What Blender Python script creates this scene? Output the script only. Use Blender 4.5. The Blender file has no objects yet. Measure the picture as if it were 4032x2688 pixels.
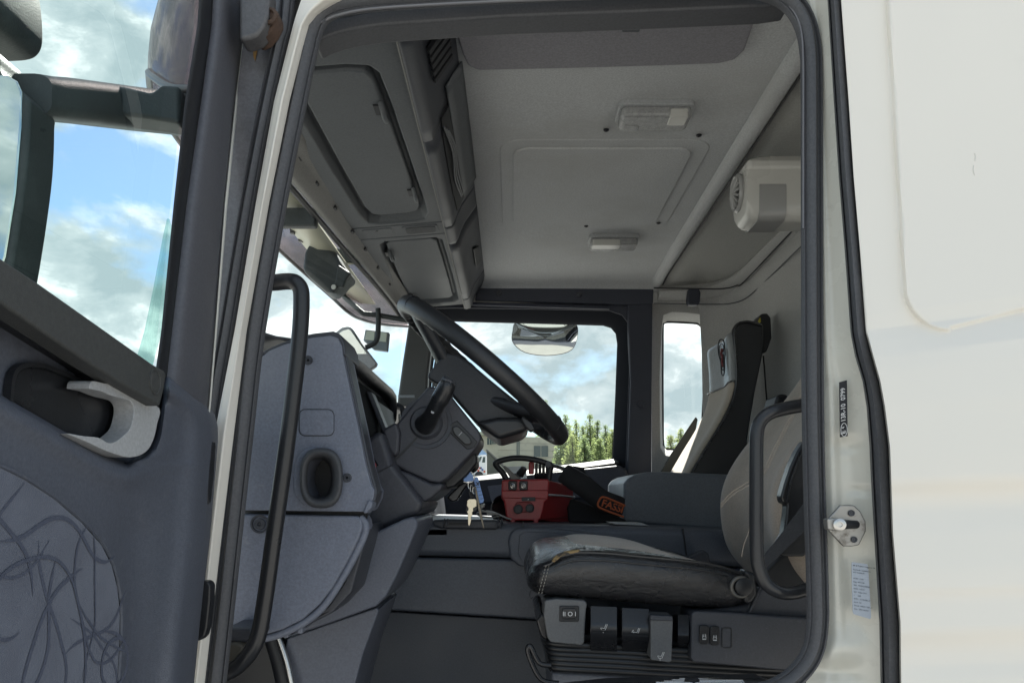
import bpy, bmesh, math, random
from mathutils import Vector, Matrix
R = math.radians
random.seed(7)

# ------------------------------------------------------------------ camera, world, sun, exposure
F, CX, HY, CZ = 3030.0, 2016.0, 1950.0, 1.75      # focal length and horizon of the photograph in its own pixels, eye height
scene = bpy.context.scene
cam_data = bpy.data.cameras.new('camera')
cam_data.sensor_width = 36.0
cam_data.lens = 36.0 * F / 4032.0
cam_data.shift_y = (HY - 1344.0) / 4032.0
cam_data.clip_start, cam_data.clip_end = 0.02, 3000.0
cam = bpy.data.objects.new('camera', cam_data)
cam.location = (0, 0, CZ); cam.rotation_euler = (R(90), 0, 0)
scene.collection.objects.link(cam); scene.camera = cam

SUN_EL, SUN_AZ = 50.0, 6.0          # azimuth measured from +Y towards +X
world = bpy.data.worlds.new('World'); scene.world = world; world.use_nodes = True
wn, wl = world.node_tree.nodes, world.node_tree.links
wn.clear()
w_out = wn.new('ShaderNodeOutputWorld'); w_bg = wn.new('ShaderNodeBackground')
w_sky = wn.new('ShaderNodeTexSky'); w_sky.sky_type = 'NISHITA'; w_sky.sun_disc = False
w_sky.sun_elevation = R(SUN_EL); w_sky.sun_rotation = R(SUN_AZ); w_sky.air_density = 1.0; w_sky.dust_density = 1.0
w_tc = wn.new('ShaderNodeTexCoord')
w_map = wn.new('ShaderNodeMapping'); w_map.inputs['Scale'].default_value = (1.0, 1.0, 1.7); w_map.inputs['Location'].default_value = (4.2, 0.6, 1.9)
w_no = wn.new('ShaderNodeTexNoise'); w_no.inputs['Scale'].default_value = 4.2; w_no.inputs['Detail'].default_value = 11; w_no.inputs['Roughness'].default_value = 0.55; w_no.inputs['Distortion'].default_value = 0.25
w_ra = wn.new('ShaderNodeValToRGB'); w_ra.color_ramp.elements[0].position = 0.44; w_ra.color_ramp.elements[1].position = 0.535
w_no2 = wn.new('ShaderNodeTexNoise'); w_no2.inputs['Scale'].default_value = 8.5; w_no2.inputs['Detail'].default_value = 11; w_no2.inputs['Roughness'].default_value = 0.6; w_no2.inputs['Distortion'].default_value = 0.3
w_ra2 = wn.new('ShaderNodeValToRGB'); w_ra2.color_ramp.elements[0].position = 0.38; w_ra2.color_ramp.elements[1].position = 0.62
w_ra2.color_ramp.elements[0].color = (1.7, 2.08, 2.2, 1); w_ra2.color_ramp.elements[1].color = (4.8, 4.9, 4.85, 1)
w_e = w_ra2.color_ramp.elements.new(0.50); w_e.color = (2.4, 2.72, 2.8, 1)
w_mul = wn.new('ShaderNodeMix'); w_mul.data_type = 'RGBA'; w_mul.blend_type = 'MULTIPLY'; w_mul.inputs[0].default_value = 1.0; w_mul.inputs[7].default_value = (0.42, 0.50, 0.54, 1)
w_mix = wn.new('ShaderNodeMix'); w_mix.data_type = 'RGBA'
wl.new(w_tc.outputs['Generated'], w_map.inputs['Vector'])
wl.new(w_map.outputs[0], w_no.inputs['Vector']); wl.new(w_map.outputs[0], w_no2.inputs['Vector'])
wl.new(w_no.outputs['Fac'], w_ra.inputs['Fac']); wl.new(w_no2.outputs['Fac'], w_ra2.inputs['Fac'])
wl.new(w_sky.outputs['Color'], w_mul.inputs[6])
wl.new(w_ra.outputs['Color'], w_mix.inputs[0]); wl.new(w_mul.outputs[2], w_mix.inputs[6]); wl.new(w_ra2.outputs['Color'], w_mix.inputs[7])
wl.new(w_mix.outputs[2], w_bg.inputs['Color']); w_bg.inputs['Strength'].default_value = 0.1
wl.new(w_bg.outputs[0], w_out.inputs['Surface'])

sun_data = bpy.data.lights.new('sun', 'SUN'); sun_data.energy = 5.0; sun_data.angle = R(0.6); sun_data.color = (1.0, 0.95, 0.87)
sun = bpy.data.objects.new('sun', sun_data); scene.collection.objects.link(sun)
sd = Vector((math.sin(R(SUN_AZ)) * math.cos(R(SUN_EL)), math.cos(R(SUN_AZ)) * math.cos(R(SUN_EL)), math.sin(R(SUN_EL))))
sun.rotation_euler = sd.to_track_quat('Z', 'Y').to_euler(); sun.location = sd * 30

vs = scene.view_settings
vs.view_transform = 'Standard'; vs.look = 'None'; vs.gamma = 1.0; vs.use_curve_mapping = False
vs.exposure = 1.74
scene.render.engine = 'CYCLES'
cy = scene.cycles
cy.use_denoising = True; cy.max_bounces = 10; cy.diffuse_bounces = 5; cy.glossy_bounces = 5
cy.transparent_max_bounces = 16; cy.transmission_bounces = 6; cy.sample_clamp_indirect = 6.0
cy.caustics_reflective = False; cy.caustics_refractive = False

# ------------------------------------------------------------------ points: a place in the photograph plus one real coordinate
def P(px, py, Y):            # known depth
    return Vector(((px - CX) * Y / F, Y, CZ + (HY - py) * Y / F))
def PX(px, py, X):           # on a plane of constant X (the opened door)
    Y = X * F / (px - CX)
    return Vector((X, Y, CZ + (HY - py) * Y / F))
def PZ(px, py, z):           # on a plane at height z above the eye (the ceiling)
    Y = z * F / (HY - py)
    return Vector(((px - CX) * Y / F, Y, CZ + z))
def W(x, y, z):              # metres, z from the eye
    return Vector((x, y, CZ + z))

# ------------------------------------------------------------------ materials
MATS = {}
def mat(name, rgb, rough=0.5, metal=0.0, bump=0.0, bscale=300.0, var=0.06, vscale=6.0, coat=0.0, spec=0.5, detail=4.0, rvar=0.12, sheen=0.0, dirt=None, dscale=5.0, dpos=(0.55, 0.75), bump2=0.0, b2scale=20.0, specks=None, grain=None):
    if name in MATS: return MATS[name]
    m = bpy.data.materials.new(name); m.use_nodes = True
    n, l = m.node_tree.nodes, m.node_tree.links
    b = n['Principled BSDF']
    tc = n.new('ShaderNodeTexCoord')
    no = n.new('ShaderNodeTexNoise'); no.inputs['Scale'].default_value = vscale; no.inputs['Detail'].default_value = 6
    l.new(tc.outputs['Object'], no.inputs['Vector'])
    mx = n.new('ShaderNodeMix'); mx.data_type = 'RGBA'
    lo = tuple(c * (1 - var) for c in rgb); hi = tuple(min(1, c * (1 + var)) for c in rgb)
    mx.inputs[6].default_value = (*lo, 1); mx.inputs[7].default_value = (*hi, 1)
    l.new(no.outputs['Fac'], mx.inputs[0])
    col = mx.outputs[2]
    if grain is None: grain = 0.16 if (bump > 0 and metal < .5) else 0.0
    if grain > 0:                  # moulded grain that still reads at arm's length
        gn = n.new('ShaderNodeTexNoise'); gn.inputs['Scale'].default_value = 240.0; gn.inputs['Detail'].default_value = 3; gn.inputs['Roughness'].default_value = .7
        l.new(tc.outputs['Object'], gn.inputs['Vector'])
        gr = n.new('ShaderNodeMapRange'); gr.inputs[1].default_value = .3; gr.inputs[2].default_value = .7; gr.inputs[3].default_value = 1 - grain; gr.inputs[4].default_value = 1 + grain
        l.new(gn.outputs['Fac'], gr.inputs[0])
        gm_ = n.new('ShaderNodeMix'); gm_.data_type = 'RGBA'; gm_.blend_type = 'MULTIPLY'; gm_.inputs[0].default_value = 1.0
        l.new(col, gm_.inputs[6]); l.new(gr.outputs[0], gm_.inputs[7]); col = gm_.outputs[2]
    if dirt:
        dn = n.new('ShaderNodeTexNoise'); dn.inputs['Scale'].default_value = dscale; dn.inputs['Detail'].default_value = 8; dn.inputs['Roughness'].default_value = 0.65
        l.new(tc.outputs['Object'], dn.inputs['Vector'])
        dr = n.new('ShaderNodeMapRange'); dr.inputs[1].default_value = dpos[0]; dr.inputs[2].default_value = dpos[1]
        l.new(dn.outputs['Fac'], dr.inputs[0])
        dm = n.new('ShaderNodeMix'); dm.data_type = 'RGBA'; dm.inputs[7].default_value = (*dirt, 1)
        l.new(dr.outputs[0], dm.inputs[0]); l.new(col, dm.inputs[6]); col = dm.outputs[2]
    if specks:                     # dust and small scuffs
        for sc_, lo_, hi_, k_ in ((330.0, .70, .76, specks[1]), (38.0, .66, .78, specks[1] * .5)):
            sn = n.new('ShaderNodeTexNoise'); sn.inputs['Scale'].default_value = sc_; sn.inputs['Detail'].default_value = 3; sn.inputs['Distortion'].default_value = .8
            l.new(tc.outputs['Object'], sn.inputs['Vector'])
            sr = n.new('ShaderNodeMapRange'); sr.inputs[1].default_value = lo_; sr.inputs[2].default_value = hi_; sr.inputs[4].default_value = k_
            l.new(sn.outputs['Fac'], sr.inputs[0])
            sm = n.new('ShaderNodeMix'); sm.data_type = 'RGBA'; sm.inputs[7].default_value = (*specks[0], 1)
            l.new(sr.outputs[0], sm.inputs[0]); l.new(col, sm.inputs[6]); col = sm.outputs[2]
    l.new(col, b.inputs['Base Color'])
    mr = n.new('ShaderNodeMapRange'); mr.inputs[3].default_value = max(0.02, rough - rvar); mr.inputs[4].default_value = min(1, rough + rvar)
    l.new(no.outputs['Fac'], mr.inputs[0]); l.new(mr.outputs[0], b.inputs['Roughness'])
    b.inputs['Metallic'].default_value = metal
    b.inputs['Coat Weight'].default_value = coat; b.inputs['Coat Roughness'].default_value = 0.12
    b.inputs['Specular IOR Level'].default_value = spec
    b.inputs['Sheen Weight'].default_value = sheen
    last = None
    if bump > 0:
        bn = n.new('ShaderNodeTexNoise'); bn.inputs['Scale'].default_value = bscale; bn.inputs['Detail'].default_value = detail
        l.new(tc.outputs['Object'], bn.inputs['Vector'])
        bp = n.new('ShaderNodeBump'); bp.inputs['Strength'].default_value = bump; bp.inputs['Distance'].default_value = 0.002
        l.new(bn.outputs['Fac'], bp.inputs['Height']); last = bp
    if bump2 > 0:
        bn = n.new('ShaderNodeTexNoise'); bn.inputs['Scale'].default_value = b2scale; bn.inputs['Detail'].default_value = 3; bn.inputs['Distortion'].default_value = 0.6
        l.new(tc.outputs['Object'], bn.inputs['Vector'])
        bp = n.new('ShaderNodeBump'); bp.inputs['Strength'].default_value = bump2; bp.inputs['Distance'].default_value = 0.01
        l.new(bn.outputs['Fac'], bp.inputs['Height'])
        if last: l.new(last.outputs[0], bp.inputs['Normal'])
        last = bp
    if last: l.new(last.outputs[0], b.inputs['Normal'])
    MATS[name] = m
    return m

def glass(name, tint, refl=1.0, extra=None):
    if name in MATS: return MATS[name]
    m = bpy.data.materials.new(name); m.use_nodes = True
    n, l = m.node_tree.nodes, m.node_tree.links
    n.remove(n['Principled BSDF'])
    out = n['Material Output']
    tr = n.new('ShaderNodeBsdfTransparent'); tr.inputs[0].default_value = (*tint, 1)
    gl = n.new('ShaderNodeBsdfGlossy'); gl.inputs['Roughness'].default_value = 0.01; gl.inputs[0].default_value = (1, 1, 1, 1)
    lw = n.new('ShaderNodeLayerWeight'); lw.inputs['Blend'].default_value = 0.5      # both faces of a thin pane reflect alike (Schlick)
    pw = n.new('ShaderNodeMath'); pw.operation = 'POWER'; pw.inputs[1].default_value = 5.0; l.new(lw.outputs['Facing'], pw.inputs[0])
    fr = n.new('ShaderNodeMath'); fr.operation = 'MULTIPLY_ADD'; fr.inputs[1].default_value = 0.9 * refl; fr.inputs[2].default_value = 0.05 * refl; l.new(pw.outputs[0], fr.inputs[0])
    mx = n.new('ShaderNodeMixShader')
    l.new(fr.outputs[0], mx.inputs[0]); l.new(tr.outputs[0], mx.inputs[1]); l.new(gl.outputs[0], mx.inputs[2])
    last = mx
    if extra:                      # part of the light is scattered (smoked, dusty plastic)
        df = n.new('ShaderNodeBsdfDiffuse'); df.inputs[0].default_value = (*extra[0], 1)
        m2 = n.new('ShaderNodeMixShader'); m2.inputs[0].default_value = extra[1]
        l.new(mx.outputs[0], m2.inputs[1]); l.new(df.outputs[0], m2.inputs[2]); last = m2
    l.new(last.outputs[0], out.inputs['Surface'])
    MATS[name] = m
    return m

# ------------------------------------------------------------------ objects
COL = scene.collection
def top(name, label, cat, loc=(0, 0, 0), group=None):
    o = bpy.data.objects.new(name, None); COL.objects.link(o); o.location = loc; o.empty_display_size = 0.1
    o['label'] = label; o['category'] = cat; o['base'] = list(loc)
    if group: o['group'] = group
    return o
def hang(o, parent):
    if parent is not None:
        o.parent = parent
        if 'base' in parent: o.matrix_parent_inverse = Matrix.Translation(-Vector(parent['base']))
    return o
def group_part(name, parent, label=None):       # a part that is made of sub-parts
    o = bpy.data.objects.new(name, None); COL.objects.link(o); o.empty_display_size = 0.05
    hang(o, parent)
    if label: o['label'] = label
    return o
def obj(name, me, m, parent=None, label=None, bev=0.0, seg=3, sub=0, solid=0.0, angle=35):
    o = bpy.data.objects.new(name, me); COL.objects.link(o)
    if m is not None: me.materials.append(m)
    for p in me.polygons: p.use_smooth = True
    if bev <= 0 and sub <= 0:
        me.set_sharp_from_angle(angle=R(angle))
    if solid:
        md = o.modifiers.new('solid', 'SOLIDIFY'); md.thickness = solid; md.offset = 0
    if bev > 0:
        md = o.modifiers.new('bevel', 'BEVEL'); md.width = bev; md.segments = seg; md.limit_method = 'ANGLE'; md.angle_limit = R(angle); md.harden_normals = True
    if sub > 0:
        md = o.modifiers.new('sub', 'SUBSURF'); md.levels = sub; md.render_levels = sub
    hang(o, parent)
    if label: o['label'] = label
    return o
def mesh(verts, faces, name='m'):
    me = bpy.data.meshes.new(name); me.from_pydata([tuple(v) for v in verts], [], faces); me.update()
    return me
def recalc(me):
    bm = bmesh.new(); bm.from_mesh(me); bmesh.ops.recalc_face_normals(bm, faces=bm.faces[:]); bm.to_mesh(me); bm.free()
    return me
def prism_me(pts, vec):
    n = len(pts); vec = Vector(vec)
    v = [Vector(p) for p in pts] + [Vector(p) + vec for p in pts]
    f = [list(range(n)), list(range(2 * n - 1, n - 1, -1))] + [[i, i + n, (i + 1) % n + n, (i + 1) % n] for i in range(n)]
    return recalc(mesh(v, f))
def prism(name, pts, vec, m, parent, bev=0.004, seg=3, label=None, angle=30):
    return obj(name, prism_me(pts, vec), m, parent, label, bev, seg, angle=angle)
def prism_hole_me(outer, holes, vec):
    bm = bmesh.new(); edges = []
    for loop in [outer] + holes:
        vsx = [bm.verts.new(p) for p in loop]
        for i in range(len(vsx)): edges.append(bm.edges.new((vsx[i], vsx[(i + 1) % len(vsx)])))
    bmesh.ops.triangle_fill(bm, use_beauty=True, edges=edges)
    ext = bmesh.ops.extrude_face_region(bm, geom=bm.faces[:])
    bmesh.ops.translate(bm, vec=Vector(vec), verts=[g for g in ext['geom'] if isinstance(g, bmesh.types.BMVert)])
    bmesh.ops.recalc_face_normals(bm, faces=bm.faces[:])
    me = bpy.data.meshes.new('m'); bm.to_mesh(me); bm.free(); return me
def plate(name, pix, Y, depth, m, parent, bev=0.004, seg=3, label=None, smooth=0):
    """outline given in photo pixels at depth Y, extruded straight back by depth"""
    if smooth: pix = crom2(pix, smooth)
    return prism(name, [P(x, y, Y) for x, y in pix], (0, depth, 0), m, parent, bev, seg, label)
def doorplate(name, pix, X, depth, m, parent, bev=0.004, seg=3, label=None, smooth=0):
    if smooth: pix = crom2(pix, smooth)
    return prism(name, [PX(x, y, X) for x, y in pix], (depth, 0, 0), m, parent, bev, seg, label)
def box_me(c, s, rot=None):
    c = Vector(c); hx, hy, hz = s[0] / 2, s[1] / 2, s[2] / 2
    v = []
    for z in (-hz, hz):
        for x, y in ((-hx, -hy), (hx, -hy), (hx, hy), (-hx, hy)):
            q = Vector((x, y, z))
            if rot is not None: q = rot @ q
            v.append(c + q)
    return mesh(v, [[3, 2, 1, 0], [4, 5, 6, 7], [0, 1, 5, 4], [1, 2, 6, 5], [2, 3, 7, 6], [3, 0, 4, 7]])
def box(name, c, s, m, parent, bev=0.003, rot=None, label=None, seg=2):
    return obj(name, box_me(c, s, rot), m, parent, label, bev, seg)
def crom(pts, res=6, closed=False):
    pts = [Vector(p) for p in pts]; n = len(pts); out = []
    rng = range(n) if closed else range(n - 1)
    for i in rng:
        if closed: p0, p1, p2, p3 = pts[i - 1], pts[i], pts[(i + 1) % n], pts[(i + 2) % n]
        else: p0, p1, p2, p3 = pts[max(i - 1, 0)], pts[i], pts[i + 1], pts[min(i + 2, n - 1)]
        for k in range(res):
            t = k / res
            out.append(0.5 * ((2 * p1) + (-p0 + p2) * t + (2 * p0 - 5 * p1 + 4 * p2 - p3) * t * t + (-p0 + 3 * p1 - 3 * p2 + p3) * t ** 3))
    if not closed: out.append(pts[-1])
    return out
def crom2(pix, res):
    return [(v.x, v.y) for v in crom([Vector((x, y, 0)) for x, y in pix], res, True)]
def tube_me(pts, r, n=12, res=6, closed=False, cap=True):
    path = crom(pts, res, closed) if res > 1 else [Vector(p) for p in pts]
    N = len(path); rr = r if callable(r) else (lambda t: r)
    T = []
    for i in range(N):
        a = path[i - 1] if (closed or i > 0) else path[i]; b = path[(i + 1) % N] if (closed or i < N - 1) else path[i]
        T.append((b - a).normalized())
    ref = Vector((0, 0, 1)) if abs(T[0].z) < 0.9 else Vector((1, 0, 0))
    u = (ref - ref.dot(T[0]) * T[0]).normalized(); v = []; f = []
    for i in range(N):
        u = (u - u.dot(T[i]) * T[i]).normalized(); w = T[i].cross(u); q = rr(i / max(1, N - 1))
        for k in range(n):
            a = 2 * math.pi * k / n
            v.append(path[i] + (u * math.cos(a) + w * math.sin(a)) * q)
    M = N if closed else N - 1
    for i in range(M):
        j = (i + 1) % N
        for k in range(n): f.append([i * n + k, i * n + (k + 1) % n, j * n + (k + 1) % n, j * n + k])
    if cap and not closed: f += [list(range(n - 1, -1, -1)), [(N - 1) * n + k for k in range(n)]]
    return recalc(mesh(v, f))
def tube(name, pts, r, m, parent, n=12, res=6, closed=False, label=None):
    return obj(name, tube_me(pts, r, n, res, closed), m, parent, label, angle=50)
def sweep(name, pts, prof, m, parent, up=(0, -1, 0), res=6, closed=False, label=None, bev=0):
    """closed outline prof [(side, out)] carried along a path; out points along up"""
    path = crom(pts, res, closed) if res > 1 else [Vector(p) for p in pts]
    N, n = len(path), len(prof); v = []; f = []; up = Vector(up)
    for i in range(N):
        a = path[i - 1] if (closed or i > 0) else path[i]; b = path[(i + 1) % N] if (closed or i < N - 1) else path[i]
        t = (b - a).normalized(); o = (up - up.dot(t) * t).normalized(); s = t.cross(o)
        for (x, y) in prof: v.append(path[i] + s * x + o * y)
    for i in range(N if closed else N - 1):
        j = (i + 1) % N
        for k in range(n): f.append([i * n + k, i * n + (k + 1) % n, j * n + (k + 1) % n, j * n + k])
    if not closed: f += [list(range(n - 1, -1, -1)), [(N - 1) * n + k for k in range(n)]]
    return obj(name, recalc(mesh(v, f)), m, parent, label, bev=bev, angle=40)
def loft_me(rows, close_v=False, caps=False):
    n = len(rows[0]); v = [p for r in rows for p in r]; f = []
    for i in range(len(rows) - 1):
        for k in range(n if close_v else n - 1):
            f.append([i * n + k, i * n + (k + 1) % n, (i + 1) * n + (k + 1) % n, (i + 1) * n + k])
    if caps and close_v:
        f += [list(range(n - 1, -1, -1)), [(len(rows) - 1) * n + k for k in range(n)]]
    return recalc(mesh(v, f))
def lathe_me(c, axis, prof, n=24):
    """prof [(distance along axis, radius)]"""
    axis = Vector(axis).normalized(); ref = Vector((0, 0, 1)) if abs(axis.z) < 0.9 else Vector((1, 0, 0))
    u = axis.cross(ref).normalized(); w = axis.cross(u); c = Vector(c); rows = []
    for h, r in prof:
        rows.append([c + axis * h + (u * math.cos(2 * math.pi * k / n) + w * math.sin(2 * math.pi * k / n)) * r for k in range(n)])
    return loft_me(rows, True, True)
def lathe(name, c, axis, prof, m, parent, n=24, label=None):
    return obj(name, lathe_me(c, axis, prof, n), m, parent, label)
def rrect(x0, y0, x1, y1, r, k=4):
    out = []
    for cx, cy, a0 in ((x1 - r, y0 + r, -90), (x1 - r, y1 - r, 0), (x0 + r, y1 - r, 90), (x0 + r, y0 + r, 180)):
        for i in range(k + 1):
            a = R(a0 + 90 * i / k); out.append((cx + r * math.cos(a), cy + r * math.sin(a)))
    return out
def lerp(tab, x):
    if x <= tab[0][0]: return tab[0][1]
    for (a, b), (c, d) in zip(tab, tab[1:]):
        if x <= c: return b + (d - b) * (x - a) / (c - a)
    return tab[-1][1]
def text(name, body, origin, xd, yd, size, m, parent, extrude=0.0002, align='LEFT', bold=0.0):
    cu = bpy.data.curves.new('t', 'FONT'); cu.body = body; cu.size = size; cu.extrude = extrude; cu.align_x = align; cu.resolution_u = 3; cu.offset = bold
    to = bpy.data.objects.new('t', cu); COL.objects.link(to)
    bpy.context.view_layer.update()
    me = bpy.data.meshes.new_from_object(to.evaluated_get(bpy.context.evaluated_depsgraph_get()))
    bpy.data.objects.remove(to); bpy.data.curves.remove(cu)
    xd, yd = Vector(xd).normalized(), Vector(yd).normalized(); zd = xd.cross(yd)
    M = Matrix((( xd.x, yd.x, zd.x, origin[0]), (xd.y, yd.y, zd.y, origin[1]), (xd.z, yd.z, zd.z, origin[2]), (0, 0, 0, 1)))
    me.transform(M); me.materials.clear()
    return obj(name, me, m, parent)
def screw(c, axis, r, m, parent, name='screw'):
    return lathe(name, c, axis, [(0, r), (r * .35, r), (r * .6, r * .8), (r * .6, r * .45), (r * .15, r * .4), (r * .15, 0.0001)], m, parent, 14)
def S(r, g, b, k=1.0):
    f = lambda c: ((c / 255 + 0.055) / 1.055) ** 2.4 if c > 10 else c / 255 / 12.92
    return (f(r) * k, f(g) * k, f(b) * k)
paint = mat('white_paint', (0.82, 0.785, 0.715), 0.32, coat=0.35, var=0.015, vscale=2.0, rvar=0.05, dirt=(0.74, 0.705, 0.635), dscale=3.0, dpos=(0.58, 0.9))
paint_jamb = mat('cream_jamb_paint', (0.72, 0.705, 0.625), 0.26, coat=0.5, var=0.04, vscale=14, dirt=(0.50, 0.48, 0.42), dscale=16, dpos=(0.58, 0.82), bump2=0.12, b2scale=9)
rubber = mat('seal_rubber', (0.078, 0.080, 0.088), 0.55, bump=0.2, bscale=500, var=0.15, vscale=15)
rubber_black = mat('black_rubber', (0.012, 0.013, 0.016), 0.5, bump=0.15, bscale=600)
dirty_metal = mat('dirty_grey_metal', (0.20, 0.20, 0.215), 0.42, metal=0.15, bump=0.1, bscale=120, var=0.25, vscale=9, dirt=(0.09, 0.088, 0.09), dscale=9, dpos=(0.45, 0.75))
rust = mat('rust', (0.075, 0.045, 0.032), 0.8, bump=0.7, bscale=120, var=0.5, vscale=60, dirt=(0.06, 0.05, 0.05), dscale=40)
plastic_blue = mat('blue_grey_plastic', (0.165, 0.182, 0.232), 0.46, bump=0.22, bscale=900, var=0.12, vscale=6, dirt=(0.225, 0.24, 0.285), dscale=5, dpos=(0.48, 0.85), specks=((.34, .34, .35), .5))
plastic_dark = mat('dark_grey_plastic', (0.052, 0.056, 0.068), 0.42, bump=0.2, bscale=900, var=0.12, specks=((.22, .22, .23), .4))
plastic_door = mat('door_grey_plastic', (0.086, 0.096, 0.122), 0.5, bump=0.3, bscale=700, var=0.14, vscale=4, specks=((.25, .25, .26), .35))
plastic_black = mat('black_plastic', (0.016, 0.017, 0.020), 0.38, bump=0.15, bscale=900)
plastic_gloss = mat('satin_black_plastic', (0.018, 0.019, 0.022), 0.26, bump=0.05, bscale=600)
plastic_ceiling = mat('console_grey_plastic', (0.094, 0.103, 0.112), 0.55, bump=0.2, bscale=800, var=0.05)
console_dark = mat('console_slate_plastic', (0.046, 0.050, 0.060), 0.5, bump=0.2, bscale=800, var=0.05)
lining = mat('ceiling_lining', (0.555, 0.565, 0.57), 0.9, bump=0.3, bscale=1100, var=0.05, vscale=4, dirt=(0.46, 0.46, 0.45), dscale=2.5, dpos=(0.5, 0.8))
lining_wall = mat('light_wall_trim', (0.45, 0.45, 0.44), 0.8, bump=0.25, bscale=900, var=0.04, vscale=5)
fabric_dark = mat('dark_headliner_fabric', (0.275, 0.268, 0.29), 0.95, bump=0.4, bscale=1500, var=0.05)
pillar_dark = mat('dark_pillar_trim', (0.038, 0.043, 0.062), 0.5, bump=0.2, bscale=900)
header_trim = mat('header_strip', (0.20, 0.198, 0.188), 0.6, bump=0.15, bscale=800, var=0.05)
chrome = mat('bare_steel', (0.55, 0.54, 0.52), 0.28, metal=1.0, var=0.1, vscale=30)
galv = mat('worn_galvanised_steel', (0.36, 0.35, 0.33), 0.42, metal=0.8, var=0.3, vscale=40, dirt=(0.08, 0.065, 0.05), dscale=45, dpos=(0.5, 0.7), bump=0.2, bscale=90)
mirror_m = mat('mirror_silver', (0.66, 0.70, 0.68), 0.02, metal=1.0, var=0.0, rvar=0.0)
clear_lens = mat('frosted_lens', (0.34, 0.345, 0.345), 0.2, bump=0.9, bscale=260, var=0.35, vscale=90, spec=0.9)
white_plastic = mat('cream_plastic', (0.60, 0.595, 0.56), 0.3, var=0.03, coat=0.2)
handle_grey = mat('pale_grey_plastic', (0.40, 0.41, 0.42), 0.38, bump=0.1, bscale=700, var=0.03)
bar_grey = mat('olive_grey_rubberised', (0.055, 0.057, 0.056), 0.55, bump=0.25, bscale=1000)
ink_white = mat('white_print', (0.75, 0.75, 0.75), 0.5)
ink_black = mat('black_print', (0.012, 0.012, 0.016), 0.5)
tint_glass = glass('tinted_glass', (0.84, 0.945, 0.925), 0.6)
clear_glass = glass('clear_glass', (0.93, 0.965, 0.955), 0.6)
visor_smoke = glass('smoked_acrylic', (0.64, 0.585, 0.595), 0.5, extra=((0.22, 0.19, 0.195), 0.32))
screen_glass = glass('windscreen_glass', (0.91, 0.955, 0.95), 0.3)
visor_edge = mat('visor_dark_edge', (0.10, 0.095, 0.10), 0.4)
mirror_case = mat('mirror_case_plastic', (0.026, 0.033, 0.035), 0.5, bump=0.3, bscale=500, var=0.35, vscale=25, dirt=(0.060, 0.070, 0.071), dscale=14, dpos=(0.52, 0.8))

truck = top('truck', 'white cab-over truck seen through its open driver door', 'truck', (0.0, 2.2, 0.0))

# ------------------------------------------------------------------ ground
asphalt = mat('tan_gravel', (0.255, 0.250, 0.240), 0.9, bump=0.6, bscale=60, var=0.2, vscale=3)
def ground_z(x, y):
    d = max(0.0, min(1.0, (y - 6.0) / 16.0)); return (1.72 + .0235 * min(y, 80.0)) * d * d * (3 - 2 * d)
gx = [-900, -300, -120, -60, -30, -12, 0, 12, 30, 60, 120, 300, 900]
gy = [-900, -300, -100, -40, -12, 0, 6, 8, 10, 12, 14, 16, 18, 20, 22, 26, 30, 38, 50, 60, 80, 100, 200, 500, 1500]
gm = loft_me([[Vector((x, y, ground_z(x, y))) for x in gx] for y in gy])
ground = obj('ground', gm, asphalt); ground['kind'] = 'structure'
for p in gm.polygons:
    if p.normal.z < 0: gm.flip_normals(); break

# ------------------------------------------------------------------ right: outer skin, jamb, seals
edge_panel = [(-300, 3290), (0, 3312), (400, 3342), (700, 3362), (1000, 3388), (1312, 3411), (1400, 3434), (1500, 3462), (1600, 3480), (1759, 3500), (2100, 3512), (2449, 3541), (2688, 3544), (3000, 3550)]
skin_prof = [(-300, .010), (0, 0), (400, -.004), (900, -.008), (1230, -.011), (1290, -.010), (1340, -.022), (1400, -.034), (1460, -.038), (1600, -.041), (1800, -.043), (1890, -.043), (1915, -.039), (1940, -.030), (1970, -.025), (2010, -.025), (2100, -.032), (2250, -.038), (2330, -.039), (2345, -.035), (2370, -.034), (2485, -.037), (2510, -.033), (2540, -.025), (2570, -.021), (2620, -.021), (2688, -.026), (3000, -.03)]
YS = 1.10
def skin_y(px, py):
    sl = (px - 3500) * (.13 if py < 1600 else .035)
    y = YS + .9 * lerp(skin_prof, py + sl)
    ease = max(0.0, min(1.0, (px - 3380) / 420.0)); ease = ease * ease * (3 - 2 * ease); y = YS - .020 + (y - YS + .020) * (.6 + .4 * ease)
    # pressed panel at the upper right: a shallow step with a round lower corner
    cx_, cy_, r_ = 3790.0, 1130.0, 175.0
    lx = 3485 + 60 * (py / 1000.0)
    yb = 1310 - max(0, px - 3700) * .25
    ax, ay = px - lx, yb - py
    if py > 1310 - r_ and px < lx + r_:
        dd = r_ - math.hypot(px - (lx + r_), py - (1310 - r_))
    else: dd = min(ax, ay)
    t = max(0.0, min(1.0, dd / 18.0)); t = t * t * (3 - 2 * t)
    return y - .009 * t
rows = []
pys = [-300 + i * 15 for i in range(0, 92)] + [1080 + i * 5 for i in range(0, 56)] + [1360 + i * 15 for i in range(0, 108)]
for py in pys:
    xl = lerp(edge_panel, py)
    row = []
    r0 = P(xl - 4, py, YS + .022); row.append(r0)
    row.append(P(xl, py, YS - .012)); 
    for k in range(150):
        px = xl + 5 + 1000 * (k / 149.0)
        row.append(P(px, py, skin_y(px, py)))
    rows.append(row)
obj('side_panel', loft_me(rows), paint, truck, 'white painted cab side panel behind the door opening', angle=70)

for pts in (((3838, 604), (3841, 618), (3839, 634)), ((3834, 652), (3832, 672), (3838, 690))):
    tube('skin_scratch', [P(x, y, skin_y(x, y) - .0002) for x, y in pts], .0006, mat('scratch_grey', (.68, .66, .62), .6), truck, 5, 2)
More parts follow.
